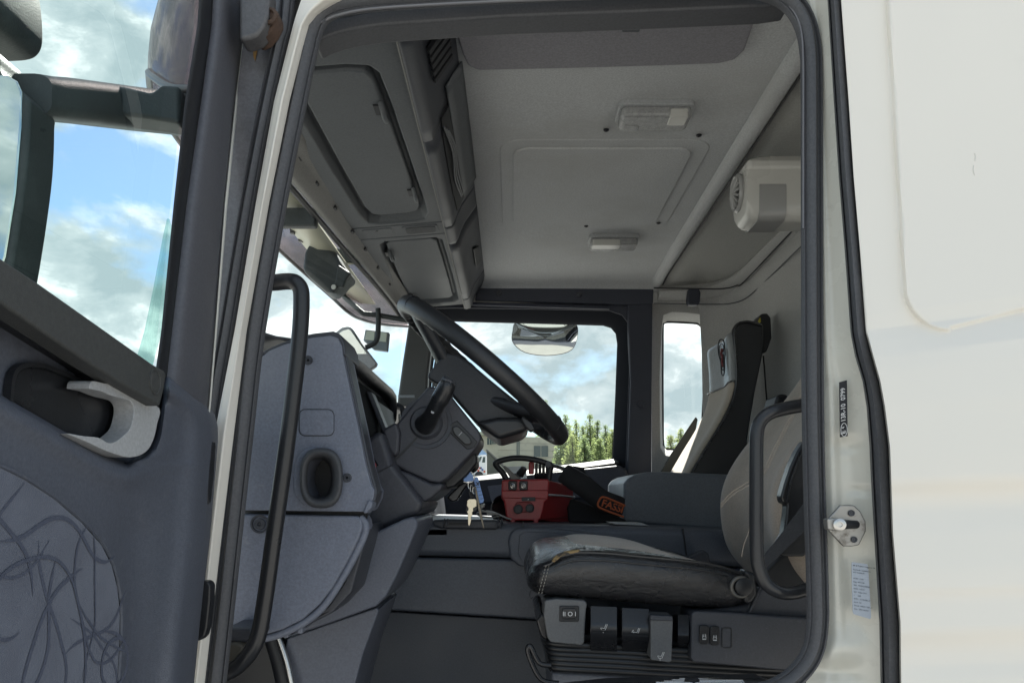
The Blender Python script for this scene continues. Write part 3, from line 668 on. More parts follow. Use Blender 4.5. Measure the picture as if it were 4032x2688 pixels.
# shelf recess: shade painted as a dark sheet, tray hollow by a paler colour
def fz(t, off=0.0):
    i = min(int(t * (len(fasc) - 1)), len(fasc) - 2); u = t * (len(fasc) - 1) - i
    a, b = Vector(fasc[i]), Vector(fasc[i + 1]); q = a.lerp(b, u); d = (b - a).normalized()
    return q + Vector((d.y, -d.x)) * off
def fpt(t, y, off): q = fz(t, off); return W(q.x, y, q.y)
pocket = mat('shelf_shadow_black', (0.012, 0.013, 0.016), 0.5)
prism('shelf_shade', [fpt(.52, 1.64, .007), fpt(.48, 1.70, .007), fpt(.46, 2.0, .007), fpt(.50, 2.16, .007), fpt(.86, 2.10, .007), fpt(.84, 1.85, .007), fpt(.70, 1.64, .007)], fz(.6, -.01).to_3d() * 0 + Vector((-.006, 0, .004)), pocket, oc, 0)
rows = [[fpt(.66 + .10 * k, y, o) for k, o in ((0, .009), (1, .0065), (2, .0065), (3, .009))] for y in (1.56, 1.6, 1.75, 1.9, 2.02, 2.10, 2.135)]
obj('shelf_tray', loft_me(rows), plastic_ceiling, oc, solid=.004, angle=70)  # paler than the fascia so that it looks hollow
for k in range(3):
    tube('cable', [fpt(.5 + .03 * k, 1.66 + .02 * k, .012), fpt(.55 + .03 * k, 1.80, .016), fpt(.53 + .04 * k, 1.95, .012), fpt(.6 + .03 * k, 2.10, .012)], .0025, plastic_dark, oc, 6, 4)
for k in range(5):
    y = 1.37 + .024 * k
    prism('vent_slat', [fpt(.50, y, .006), fpt(.50, y + .016, .006), fpt(.78, y + .03, .006), fpt(.78, y + .014, .006)], (.006, 0, -.006), pocket, oc, .0015)
prism('latch', [fpt(.68, 2.60, .006), fpt(.68, 2.80, .006), fpt(.80, 2.80, .006), fpt(.80, 2.64, .006)], (.004, 0, -.004), pocket, oc, .002)
# bottom board with two storage lids sunk into it
ZB = .758
def zb(x): return ZB + .02 * (x + .45) / .25
lid1 = [(-.252, 1.43), (-.264, 1.405), (-.30, 1.395), (-.385, 1.395), (-.408, 1.415), (-.416, 1.50), (-.412, 1.80), (-.405, 2.08), (-.395, 2.135), (-.37, 2.15), (-.29, 2.15), (-.252, 2.14), (-.24, 2.10), (-.243, 1.8), (-.248, 1.52)]
lid2 = [(-.222, 2.36), (-.24, 2.335), (-.30, 2.335), (-.375, 2.335), (-.396, 2.36), (-.402, 2.5), (-.410, 2.75), (-.415, 2.95), (-.41, 3.02), (-.39, 3.06), (-.31, 3.07), (-.24, 3.07), (-.222, 3.04), (-.22, 2.8), (-.22, 2.55)]
def ring_board(lid, y0, y1, name):
    cx = sum(p[0] for p in lid) / len(lid); cy = sum(p[1] for p in lid) / len(lid); n = len(lid); out = []
    x0, x1 = -.458, -.192
    for x, y in lid:
        dx, dy = x - cx, y - cy; s = min([(x1 - cx) / dx if dx > 1e-6 else 9e9, (x0 - cx) / dx if dx < -1e-6 else 9e9, (y1 - cy) / dy if dy > 1e-6 else 9e9, (y0 - cy) / dy if dy < -1e-6 else 9e9])
        out.append((cx + dx * s, cy + dy * s))
    for c in ((x0, y0), (x1, y0), (x1, y1), (x0, y1)):
        k = min(range(n), key=lambda i: (out[i][0] - c[0]) ** 2 + (out[i][1] - c[1]) ** 2); out[k] = c
    big = [(cx + (x - cx) * 1.12, cy + (y - cy) * 1.045) for x, y in lid]
    big = [(min(x1 - .004, max(x0 + .006, x)), y) for x, y in big]
    A = [W(x, y, zb(x)) for x, y in out]; B = [W(x, y, zb(x)) for x, y in big]; C = [W(x, y, zb(x) + .028) for x, y in lid]
    D = [W(x, y, zb(x) + .05) for x, y in out]
    f = []
    for i in range(n):
        j = (i + 1) % n
        f += [[i, j, n + j, n + i], [n + i, n + j, 2 * n + j, 2 * n + i], [3 * n + i, 3 * n + j, j, i]]
    f.append([2 * n + i for i in range(n)])
    return obj(name, recalc(mesh(A + B + C + D, f)), plastic_ceiling, oc, bev=.006, angle=25)
ring_board(lid1, 1.262, 2.155 + .035, 'bottom_board')
ring_board(lid2, 2.285, 3.14, 'bottom_board')
def inset(pts, k, ky):
    cx = sum(p[0] for p in pts) / len(pts); cy = sum(p[1] for p in pts) / len(pts)
    return [(cx + (x - cx) * k, cy + (y - cy) * ky) for x, y in pts]
for lid, kx, ky in ((lid1, .88, .955), (lid2, .90, .965)):
    q = inset(lid, kx, ky)
    prism('storage_lid', [W(x, y, zb(x) + .010) for x, y in q], (0, 0, .02), plastic_ceiling, oc, .006)
prism('bottom_strip', [W(-.458, 2.192, zb(-.458)), W(-.192, 2.192, zb(-.192)), W(-.192, 2.283, zb(-.192)), W(-.458, 2.283, zb(-.458))], (0, 0, .03), plastic_ceiling, oc, .002)
prism('blank_cover', [W(x, y, zb(x) - .0015) for x, y in rrect(-.432, 2.205, -.345, 2.268, .008, 3)], (0, 0, .004), plastic_ceiling, oc, .001)
prism('speaker_grille', [W(x, y, zb(x) - .002) for x, y in rrect(-.318, 2.202, -.215, 2.268, .012, 3)], (0, 0, .004), plastic_ceiling, oc, .001)
prism('speaker_mesh', [W(x, y, zb(x) - .0035) for x, y in rrect(-.308, 2.211, -.222, 2.260, .012, 3)], (0, 0, .003), mat('grille_mesh', (.05, .053, .058), .6, bump=.9, bscale=700), oc, .001)
lathe('cover_screw', W(-.39, 2.22, zb(-.39)), (0, 0, -1), [(0, .005), (.003, .004), (.003, .0001)], plastic_black, oc, 10)
for x, y in ((-.262, 1.56), (-.252, 1.99), (-.388, 2.46), (-.388, 2.98)):
    o = W(x, y, zb(x) + .006)
    tube('lid_catch', [o + Vector((0, -.028, .004)), o + Vector((.004, -.022, -.010)), o + Vector((.004, .0, -.014)), o + Vector((.004, .022, -.010)), o + Vector((0, .028, .004))], .006, plastic_ceiling, oc, 8, 4)
    box('catch_slot', o + Vector((-.010, 0, .003)), (.014, .04, .006), pocket, oc, .001)
# bright gap line between board and fascia
tube('trim_gap', [W(-.1935, y, .7625) for y in (1.262, 1.8, 2.4, 3.14)], .0018, header_trim, oc, 6, 1)
# moulded end above the door
rows = []
for x, z0 in ((-.50, .66), (-.46, .70), (-.40, .735), (-.32, .752), (-.26, .758), (-.20, .762), (-.17, .775), (-.14, .83), (-.11, .88)):
    rows.append([W(x, 1.205, z0 - .025), W(x, 1.225, z0 - .012), W(x, 1.245, z0 - .003), W(x, 1.285, z0)])
obj('end_moulding', loft_me(rows), console_dark, oc, solid=.004, angle=80)
box('upper_fill', W(-.33, 2.2, .85), (.30, 1.9, .06), console_dark, oc, .003)

# header strip along the top of the windscreen
hd = group_part('windscreen_header', truck, 'pale grey rounded strip above the windscreen')
hp = [W(-.535, 1.36, .715), W(-.533, 1.55, .728), W(-.519, 1.82, .738), W(-.505, 2.1, .742), W(-.488, 2.4, .742), W(-.468, 2.7, .740), W(-.452, 2.97, .735), W(-.44, 3.10, .72)]
rows = []
for p in crom(hp, 5):
    y = p.y; xr = lerp([(1.3, -.485), (1.82, -.472), (2.23, -.453), (2.95, -.430), (3.2, -.42)], y); z = p.z - CZ
    rows.append([W(p.x - .006, y, z + .03), W(p.x, y, z), W(p.x + .012, y, z - .007), W((p.x + xr) / 2, y, z - .006), W(xr - .008, y, z + .006), W(xr, y, z + .018), W(xr + .012, y, z + .022), W(xr + .035, y, z + .028)])
obj('strip', loft_me(rows), header_trim, hd, angle=80, solid=.003)
tube('gasket', [p + Vector((-.012, 0, -.002)) for p in hp], .008, rubber_black, hd, 8, 5)
for y in (1.72, 1.86, 2.02, 2.2, 2.36, 2.55, 2.75):
    xr = lerp([(1.3, -.485), (1.82, -.472), (2.23, -.453), (2.95, -.430)], y)
    box('clip_slot', W(xr - .004, y, .756), (.012, .022, .012), pocket, hd, .002)

# windscreen glass
rows = []
for t in [i / 10 for i in range(11)]:
    r_ = []
    for (xt, y) in ((-.41, 1.20), (-.47, 1.27), (-.52, 1.42), (-.53, 1.82), (-.50, 2.4), (-.465, 2.97), (-.448, 3.10), (-.44, 3.13)):
        r_.append(W(xt - .20 * (1 - t) * max(.12, 1 - .85 * (y - 2.2) ** 2), y, -.05 + t * .80))
    rows.append(r_)
obj('windscreen', loft_me(rows), screen_glass, truck, 'clear windscreen glass', angle=80)

# far windscreen pillar
fp = group_part('far_windscreen_pillar', truck, 'dark far windscreen pillar trim')
plate('pillar', [(1612, 1225), (1740, 1225), (1715, 1330), (1698, 1379), (1686, 1480), (1681, 1600), (1562, 1600), (1568, 1544), (1585, 1420), (1606, 1287)], 3.10, .08, mat('far_pillar_plastic', (.075, .078, .077), .5, bump=.2, bscale=800), fp, .012)
tube('gasket', [P(x, y, 3.10) for x, y in ((1722, 1330), (1706, 1400), (1696, 1480), (1690, 1600))], .006, rubber_black, fp, 8, 4)
tube('trim_line', [P(x, y, 3.10) for x, y in ((1736, 1330), (1720, 1400), (1708, 1480), (1702, 1600))], .005, plastic_dark, fp, 8, 4)

# ------------------------------------------------------------------ sun visor outside, bracket, outside mirrors in front
vi = group_part('sun_visor', truck, 'smoked acrylic outside sun visor above the windscreen')
low = [W(-.475, 1.165, .615), W(-.53, 1.20, .635), W(-.60, 1.29, .70), W(-.67, 1.42, .775), W(-.76, 1.65, .83), W(-.815, 2.0, .855), W(-.82, 2.35, .86), W(-.80, 2.667, .844), W(-.70, 2.942, .767), W(-.64, 3.025, .717), W(-.60, 3.118, .711), W(-.545, 3.257, .7245), W(-.46, 3.39, .745)]
lowp = crom(low, 6)
rows = []
for t in (0, .12, .3, .5, .75, 1.0):
    rows.append([p + Vector((.10 * t, .0, .27 * t)) + Vector((-.03 * math.sin(t * math.pi), 0, 0)) for p in lowp])
obj('shield', loft_me(rows), visor_smoke, vi, angle=80, solid=.004)
tube('lower_edge', [p for p in low], .0065, visor_edge, vi, 8, 6)
tube('upper_edge', [p + Vector((.10, 0, .27)) for p in low], .012, paint, vi, 8, 6)
for (px, py, X) in ((1130, 860, -.60), (1345, 1010, -.58)):
    q = PX(px, py, X); box('bracket', q, (.16, .03, .05), mirror_case, vi, .006)
cream = mat('cream_roof_edge', (0.55, 0.54, 0.43), 0.45)
rows = [[W(-.58 + dx, y, z) for dx, z in ((-.08, .93), (-.10, .87), (-.085, .80), (-.03, .775), (.03, .77))] for y in (1.75, 1.9, 2.0, 2.2, 2.5, 2.8, 3.1)]
obj('roof_edge', loft_me(rows), cream, truck, 'cream roof edge above the windscreen outside', solid=.004, angle=80)
for (x, y) in ((1152, 1000 - 92), (1184, 1000 - 60)):
    q = PX(x, y, -.66); box('roof_edge_clip', q, (.012, .02, .02), plastic_black, truck, .002)

fm = group_part('front_mirror', truck, 'dark front mirror hung from a bracket under the visor')
plate('housing', [(1209, 968), (1234, 934), (1276, 942), (1325, 995), (1341, 1026), (1387, 1083), (1356, 1106), (1337, 1129), (1314, 1148), (1295, 1158), (1280, 1144), (1188, 1064), (1197, 991)], 2.42, .10, mirror_case, fm, .02, smooth=0)
plate('bracket_foot', [(1330, 1040), (1382, 1075), (1362, 1100), (1352, 1130), (1330, 1128), (1312, 1150), (1290, 1152), (1318, 1110)], 2.40, .02, mirror_case, fm, .006)
lathe('bolt', P(1314, 1130, 2.395), (0, -1, 0), [(0, .008), (.004, .007), (.004, .0001)], white_plastic, fm, 12)
tube('arm', [P(x, y, 2.75) for x, y in ((1340, 1090), (1341, 1129), (1352, 1163), (1385, 1195), (1425, 1230), (1440, 1236), (1482, 1240), (1540, 1250), (1630, 1266))], .0095, mirror_case, fm, 10, 4)
tube('post', [P(x, y, 2.74) for x, y in ((1488, 1214), (1490, 1250), (1489, 1300), (1486, 1330), (1474, 1352), (1440, 1368))], .0095, mirror_case, fm, 10, 4)
km = group_part('kerb_mirror', truck, 'round-cornered outside mirror seen through the windscreen')
mpts = [(1318, 1308), (1345, 1288), (1370, 1283), (1385, 1290), (1420, 1345), (1486, 1430), (1478, 1442), (1452, 1460), (1400, 1430), (1350, 1385), (1325, 1340)]
plate('housing', mpts, 2.72, .03, handle_grey, km, .010)
ins = [(1334, 1312), (1350, 1300), (1372, 1294), (1382, 1300), (1416, 1350), (1474, 1430), (1450, 1448), (1402, 1420), (1358, 1380)]
prism('mirror_glass', [P(x, y, 2.715 - (1370 - y) * .00022) for x, y in ins], (0, .006, 0), mirror_m, km, .002)
wk = group_part('floodlight_shape', truck, 'square floodlight shape seen through the windscreen')  # reflection-like unclear shape, given solid form as an added floodlight
fl_glass = mat('lamp_glass', (0.62, 0.68, 0.58), 0.2)
lamp_case = mat('lamp_case_grey', (0.20, 0.24, 0.26), 0.5)
plate('case', [(1438, 1297), (1532, 1308), (1525, 1382), (1470, 1375), (1430, 1340)], 2.95, .03, lamp_case, wk, .004)
plate('lens', [(1443, 1302), (1476, 1305), (1472, 1340), (1437, 1336)], 2.946, .006, fl_glass, wk, .001)
plate('lens', [(1486, 1306), (1524, 1311), (1520, 1346), (1482, 1341)], 2.946, .006, fl_glass, wk, .001)
# mirror over the passenger window
pm = group_part('passenger_mirror', truck, 'wide rounded mirror hanging at the top of the passenger window')
pp = [(2018, 1300), (2022, 1276), (2036, 1268), (2080, 1270), (2150, 1274), (2220, 1272), (2262, 1272), (2275, 1284), (2277, 1310), (2268, 1352), (2252, 1376), (2215, 1392), (2150, 1399), (2090, 1393), (2050, 1378), (2022, 1352), (2014, 1328)]
plate('housing', pp, 3.51, .02, plastic_dark, pm, .006, smooth=2)
# slightly bulged mirror face tilted down
cxp, cyp = 2147, 1332; rows = []
for s in (0.03, .3, .55, .8, .985):
    rows.append([P(cxp + (x - cxp) * s, cyp + (y - cyp) * s, 3.432 + .018 * s * s - (cyp - y) * s * .0008) for x, y in crom2(pp, 2)])
obj('mirror_face', loft_me(rows, True), mirror_m, pm, angle=80)
plate('mount', [(2110, 1262), (2190, 1264), (2180, 1282), (2160, 1290), (2125, 1288)], 3.41, .05, plastic_black, pm, .006)

# ------------------------------------------------------------------ grab handles on both pillars
tube('grab_handle', [P(x, y, Y) for x, y, Y in ((1040, 1114, 1.22), (1085, 1112, 1.22), (1130, 1108, 1.215), (1162, 1112, 1.21), (1182, 1135, 1.21), (1187, 1180, 1.21), (1182, 1300, 1.21), (1163, 1480, 1.21), (1128, 1760, 1.21), (1080, 2100, 1.21), (1045, 2350, 1.21), (1020, 2490, 1.21), (990, 2560, 1.21), (940, 2618, 1.215), (890, 2650, 1.22))], .0128, mat('black_coated_tube', (.020, .021, .024), .32, bump=.05, bscale=400), truck, 18, 6, label='long black grab handle beside the dashboard end')
tube('grab_handle', [P(x, y, Y) for x, y, Y in ((3230, 1578, 1.23), (3163, 1594, 1.22), (3100, 1606, 1.215), (3040, 1622, 1.21), (3000, 1650, 1.21), (2982, 1692, 1.21), (2978, 1760, 1.21), (2978, 1900, 1.21), (2978, 2060, 1.21), (2980, 2180, 1.21), (2990, 2240, 1.21), (3016, 2295, 1.21), (3060, 2326, 1.21), (3110, 2334, 1.215), (3165, 2322, 1.22), (3230, 2300, 1.23))], .0108, MATS['black_coated_tube'], truck, 18, 6, label='black grab handle on the pillar beside the driver seat')
# ------------------------------------------------------------------ dashboard end, cluster, column
da = group_part('dashboard_end', truck, 'blue grey dashboard end panel with air duct and lower cover')
end_pts = [(1010, 1420), (1060, 1380), (1120, 1355), (1230, 1328), (1300, 1320), (1330, 1330), (1345, 1360), (1352, 1410), (1375, 1520), (1410, 1680), (1440, 1830), (1462, 1908), (1474, 1930), (1470, 1960), (1448, 2004), (1436, 2014), (940, 2008), (960, 1750)]
hole_ = [P(x, y, 1.33) for x, y in [(1257 + 58 * math.cos(t), 1881 + 88 * math.sin(t)) for t in [2 * math.pi * i / 24 for i in range(24)]]]
obj('end_panel', prism_hole_me([P(x, y, 1.33) for x, y in end_pts], [hole_], (0, .10, 0)), plastic_blue, da, bev=.010, seg=4, angle=30)
plate('joint_backing', [(960, 1990), (1456, 1990), (1440, 2050), (960, 2050)], 1.36, .01, plastic_black, da, 0)
top_cap = [(1000, 1392), (1100, 1352), (1180, 1326), (1240, 1316), (1310, 1308), (1335, 1316), (1350, 1345), (1358, 1388), (1368, 1384), (1352, 1330), (1336, 1306), (1310, 1298), (1230, 1306), (1170, 1320), (1090, 1348), (1000, 1386)]
plate('top_cap', [(1000, 1400), (1090, 1356), (1180, 1322), (1240, 1311), (1312, 1303), (1340, 1315), (1356, 1350), (1362, 1398), (1350, 1400), (1343, 1362), (1328, 1336), (1300, 1326), (1230, 1334), (1120, 1361), (1040, 1396)], 1.335, .12, plastic_dark, da, .004)
# dark edge strip along the rear of the end panel
edge = [(1352, 1392), (1366, 1400), (1390, 1510), (1424, 1670), (1452, 1810), (1478, 1905), (1486, 1935), (1480, 1965), (1462, 2000), (1448, 2004), (1470, 1958), (1472, 1932), (1458, 1905), (1436, 1830), (1404, 1680), (1370, 1520)]
plate('edge_strip', edge, 1.345, .05, plastic_dark, da, .002)
plate('edge_tip', [(1450, 1966), (1468, 1975), (1462, 2000), (1440, 2022), (1428, 2016)], 1.325, .04, plastic_blue, da, .003)
for x, y in ((1213, 1418), (1367, 1880)):
    lathe('screw', P(x, y, 1.329), (0, -1, 0), [(-.004, .0082), (.0005, .0080), (.0005, .0062), (-.0012, .006), (-.0012, .0055), (.002, .005), (.002, .0025), (-.001, .002), (-.001, .0001)], plastic_dark, da, 18)
plate('blank_plate', rrect(1180, 1613, 1313, 1713, 22), 1.3275, .01, plastic_blue, da, .0012)
sweep('blank_groove', [P(x, y, 1.3302) for x, y in rrect(1178, 1611, 1315, 1715, 23)], [(-.0007, -.001), (-.0007, .0006), (.0007, .0006), (.0007, -.001)], plastic_black, da, closed=True, res=1)
# air duct: base flange, rolled rubber ring and dark throat
duct_rim = mat('duct_rubber', (.058, .060, .066), .5, bump=.2, bscale=700)
fl = crom2([(1200, 1768), (1250, 1764), (1300, 1790), (1328, 1850), (1330, 1920), (1300, 1980), (1250, 1998), (1195, 1985), (1162, 1945), (1155, 1880), (1165, 1810)], 4)
obj('duct_flange', prism_hole_me([P(x, y, 1.323) for x, y in fl], [[P(x, y, 1.323) for x, y in [(1257 + 56 * math.cos(t), 1881 + 86 * math.sin(t)) for t in [2 * math.pi * i / 24 for i in range(24)]]]], (0, .012, 0)), plastic_blue, da, bev=.004, angle=30)
def oval(cx, cy, a, b, k=36, e=2.6):
    return [(cx + a * math.copysign(abs(math.cos(t)) ** (2 / e), math.cos(t)), cy + b * math.copysign(abs(math.sin(t)) ** (2 / e), math.sin(t))) for t in [2 * math.pi * i / k for i in range(k)]]
rows = []
for s_, dY in ((1.0, 1.324), (1.0, 1.312), (.97, 1.305), (.90, 1.3015), (.82, 1.302), (.74, 1.307), (.68, 1.318), (.64, 1.34), (.60, 1.40), (.5, 1.44)):
    rows.append([P(x, y, dY) for x, y in oval(1265 + (1 - s_) * -18, 1881, 85 * s_ - (6 if s_ < .8 else 0), 119 * s_)])
obj('duct_ring', loft_me(rows, True), duct_rim, da, angle=80)
plate('duct_throat', oval(1258, 1881, 52, 80), 1.40, .01, rubber_black, da, 0)
# lower cover
low_pts = [(940, 2022), (1410, 2030), (1424, 2046), (1428, 2075), (1412, 2120), (1370, 2205), (1310, 2310), (1258, 2378), (1190, 2438), (1110, 2478), (1050, 2496), (880, 2500), (905, 2260)]
plate('lower_cover', low_pts, 1.335, .10, plastic_blue, da, .010, 4)
rimp = [(1418, 2036), (1437, 2060), (1436, 2100), (1400, 2180), (1330, 2305), (1268, 2392), (1200, 2448), (1120, 2488), (1050, 2510), (950, 2520)]
tube('cover_rim', [P(x, y, 1.345) for x, y in rimp], .0068, plastic_blue, da, 10, 5)
plate('cover_side', [(1424, 2100), (1440, 2060), (1444, 2110), (1420, 2200), (1385, 2330), (1310, 2410), (1210, 2462), (1090, 2510), (980, 2540), (960, 2512), (1120, 2490), (1210, 2450), (1290, 2380), (1350, 2290)], 1.38, .2, plastic_dark, da, .006)
for x, y in ((1130, 2482), (1186, 2466)):
    box('cover_clip', P(x, y, 1.36), (.010, .02, .022), plastic_blue, da, .003)
lathe('recessed_screw', P(1022, 2062, 1.333), (0, -1, 0), [(-.004, .0165), (.0008, .016), (.0004, .013), (-.003, .0115), (-.003, .0105), (.0015, .0095), (.0015, .004), (-.001, .003), (-.001, .0001)], plastic_dark, da, 20)
plate('pillar_foot', [(880, 2470), (990, 2470), (1000, 2505), (985, 2530), (870, 2530)], 1.25, .1, plastic_dark, da, .012)
plate('foot_bracket', [(880, 2532), (935, 2528), (960, 2545), (940, 2600), (900, 2620), (870, 2620)], 1.24, .05, mat('olive_metal', (.10, .092, .075), .6), da, .006)

# knee cover under the column and footwell
kn = group_part('knee_cover', truck, 'blue grey knee cover under the steering column')
kpts = [(1432, 2116), (1500, 2084), (1590, 2042), (1624, 2032), (1642, 2046), (1644, 2070), (1620, 2130), (1560, 2270), (1520, 2345), (1482, 2386), (1360, 2430), (1240, 2472), (1120, 2512), (1220, 2450), (1330, 2360), (1400, 2240)]
knee_m = mat('knee_plastic_shaded', (.112, .124, .158), .46, bump=.22, bscale=900, var=.12, vscale=6, specks=((.30, .30, .31), .45))  # dash plastic darkened: weaker light low in the cab is put into the colour
plate('cover', kpts, 1.50, .30, knee_m, kn, .016, 5)
plate('lower_shell', [(1130, 2512), (1300, 2452), (1484, 2390), (1492, 2402), (1430, 2570), (1370, 2800), (1190, 2800), (1120, 2560)], 1.56, .25, knee_m, kn, .014, 4)
plate('footwell_board', [(880, 2540), (1120, 2510), (1200, 2800), (820, 2800)], 1.62, .02, plastic_black, kn, .005)
tube('steering_shaft', [P(1094, 2500, 1.55), P(1128, 2600, 1.545), P(1150, 2700, 1.54), P(1170, 2800, 1.54)], .0062, chrome, kn, 12, 3)
tube('shaft_sleeve', [P(1075, 2500, 1.58), P(1108, 2610, 1.575), P(1140, 2760, 1.57)], .020, rubber_black, kn, 12, 3)

# instrument cluster under its hood (faces the driver, normal +X)
cl = group_part('instrument_cluster', truck, 'dark instrument cluster under a hood behind the steering wheel')
rows = []
for y, x, z in ((1.36, -.318, .262), (1.45, -.312, .270), (1.6, -.309, .273), (1.8, -.309, .272), (1.98, -.309, .272), (2.06, -.311, .266), (2.10, -.315, .245), (2.12, -.32, .21)):
    k_ = .18 if y < 1.5 else .30
    rows.append([W(x - k_, y, z + .01), W(x - k_ * .66, y, z + .024), W(x - .10, y, z + .018), W(x - .02, y, z + .006), W(x, y, z), W(x - .002, y, z - .008), W(x - .03, y, z - .014)])
obj('hood', loft_me(rows), plastic_dark, cl, solid=.004, angle=80)
prism('dial_board', [W(-.335, 1.36, .25), W(-.335, 2.10, .25), W(-.335, 2.10, .16), W(-.27, 2.08, .06), W(-.27, 1.36, .06)], (-.03, 0, 0), mat('matt_black_dial', (.010, .011, .013), .85, spec=.08), cl, .003)
prism('divider', [W(-.318, 1.735, .235), W(-.318, 1.79, .235), W(-.250, 1.79, .065), W(-.250, 1.735, .065)], (-.012, 0, 0), plastic_dark, cl, .004)
prism('screen', [W(-.318, 1.83, .225), W(-.318, 2.06, .225), W(-.300, 2.06, .135), W(-.300, 1.83, .135)], (-.01, 0, 0), mat('dark_screen', (.012, .013, .015), .5, spec=.25), cl, .004)
for k in range(3):
    prism('switch', [W(-.292 + .010 * k, 1.84 + .07 * k, .120), W(-.292 + .010 * k, 1.89 + .07 * k, .120), W(-.280 + .010 * k, 1.89 + .07 * k, .090), W(-.280 + .010 * k, 1.84 + .07 * k, .090)], (.006, 0, 0), plastic_gloss, cl, .002)
for k in range(5):
    prism('vent_fin', [W(-.285, 1.84 + .035 * k, .075), W(-.285, 1.85 + .035 * k, .075), W(-.262, 1.85 + .035 * k, .03), W(-.262, 1.84 + .035 * k, .03)], (.01, 0, .004), plastic_black, cl, .001)
lathe('screw', W(-.306, 2.085, .21), (1, 0, 0), [(0, .012), (.003, .011), (.003, .004), (.001, .003), (.001, .0001)], plastic_dark, cl, 14)

# passenger side of the dash
ds = group_part('dashboard', truck, 'dark passenger side dashboard top and shelf')
rows = []
for x, z in ((-.75, .20), (-.6, .235), (-.45, .25), (-.34, .245), (-.305, .225), (-.30, .18), (-.29, .05), (-.27, -.05), (-.26, -.10)):
    rows.append([W(x, y, z + dz) for y, dz in ((2.12, .02), (2.3, .015), (2.6, 0), (2.9, -.01), (3.15, -.02))])
obj('board', loft_me(rows), plastic_dark, ds, solid=.01, angle=70)
rows = [[W(x * (.74 if y < 1.5 else 1), y, z) for y in (1.36, 1.7, 2.12)] for x, z in ((-.70, .18), (-.62, .22), (-.56, .24))]
obj('dash_top', loft_me(rows), plastic_dark, ds, solid=.01)
box('airbag_label', P(1600, 1560, 2.35), (.05, .002, .008), handle_grey, ds, .0005)
box('shelf_lip', W(-.22, 2.55, -.10), (.10, .9, .03), plastic_dark, ds, .008)
box('radio_panel', W(-.30, 2.3, .11), (.02, .22, .12), plastic_black, ds, .004)

# steering column
sc = group_part('steering_column', truck, 'dark steering column cover with stalk and rocker switch')
col_pts = [(1686, 1519), (1640, 1572), (1560, 1668), (1545, 1692), (1537, 1760), (1540, 1800), (1556, 1832), (1600, 1858), (1690, 1898), (1728, 1906), (1760, 1885), (1868, 1772), (1893, 1735), (1894, 1710), (1882, 1690), (1800, 1588), (1770, 1548), (1720, 1524)]
col_m = mat('column_plastic', (.050, .052, .064), .42, bump=.25, bscale=800, var=.1, specks=((.22, .22, .23), .4))
plate('shroud', col_pts, 1.62, .20, col_m, sc, .022, 5)
plate('shroud_lower', [(1548, 1812), (1690, 1668), (1694, 1673), (1556, 1818)], 1.6185, .004, plastic_black, sc, 0)
plate('column_sleeve', [(1502, 1690), (1560, 1660), (1575, 1700), (1570, 1780), (1552, 1800), (1530, 1770)], 1.60, .24, col_m, sc, .012)
plate('column_base', [(1430, 1744), (1470, 1706), (1505, 1694), (1530, 1770), (1546, 1822), (1562, 1846), (1668, 1978), (1650, 2022), (1600, 2040), (1442, 2110), (1432, 2040), (1470, 1960), (1480, 1915), (1468, 1890)], 1.56, .34, col_m, sc, .014, 4)
plate('column_under', [(1562, 1846), (1610, 1862), (1700, 1904), (1745, 1900), (1740, 1925), (1700, 1960), (1668, 1978), (1640, 1950)], 1.60, .26, col_m, sc, .010)
prism('base_seam', [P(1432, 1886, 1.5585), P(1548, 1826, 1.5585), P(1549, 1829, 1.5585), P(1433, 1889, 1.5585)], (0, .003, 0), plastic_black, sc, 0)
lathe('red_knob', P(1452, 1836, 1.50), P(1480, 1828, 1.48) - P(1452, 1836, 1.50), [(0, .006), (.004, .0075), (.016, .0075), (.018, .006), (.018, .0001)], mat('red_plastic_knob', (.30, .025, .03), .35), sc, 14)
lathe('stalk_boss', P(1678, 1664, 1.621), (-.05, -1, .05), [(-.004, .062 * .9), (.001, .055), (.001, .047), (-.003, .045), (-.003, .036), (.006, .034), (.010, .030), (.010, .0001)], plastic_dark, sc, 32)
st_pts = [(1672, 1672, 1.61), (1690, 1650, 1.585), (1708, 1618, 1.565), (1722, 1590, 1.555), (1738, 1562, 1.55), (1756, 1528, 1.545), (1764, 1506, 1.545)]
obj('stalk', tube_me([P(*q) for q in st_pts], lambda t: lerp([(0, .022), (.25, .0165), (.5, .0165), (.62, .0185), (.9, .0175), (1, .0155)], t), 14, 5), plastic_gloss, sc, angle=50)
lathe('stalk_tip', P(1766, 1502, 1.545), P(1775, 1484, 1.543) - P(1764, 1506, 1.545), [(-.006, .0165), (.004, .0160), (.0065, .0130), (.0065, .0001)], plastic_dark, sc, 8)
lathe('stalk_mark', P(1704, 1621, 1.548), (0, -1, .1), [(0, .004), (.0015, .0035), (.0015, .0001)], handle_grey, sc, 10)
sw = [(1782, 1678), (1802, 1675), (1850, 1722), (1858, 1740), (1848, 1750), (1830, 1750), (1790, 1712), (1780, 1692)]
plate('switch_well', [(1770, 1670), (1800, 1655), (1880, 1738), (1866, 1762), (1838, 1768), (1772, 1704)], 1.617, .004, plastic_black, sc, .002)
plate('rocker_switch', sw, 1.609, .012, mat('grey_rocker', (.045, .046, .047), .25), sc, .003)
text('switch_mark', 'I', P(1804, 1712, 1.6085), (1, 0, -.9), (.9, 0, 1), .014, handle_grey, sc)
ig = group_part('ignition_lock', truck, 'dark ignition lock housing under the column')
plate('housing', [(1742, 1896), (1780, 1862), (1860, 1776), (1880, 1790), (1878, 1822), (1840, 1870), (1790, 1915), (1755, 1925)], 1.70, .12, plastic_black, ig, .008)
plate('lever', [(1758, 1958), (1808, 1908), (1836, 1892), (1842, 1906), (1822, 1935), (1800, 1970), (1780, 1976)], 1.76, .035, plastic_gloss, ig, .008)
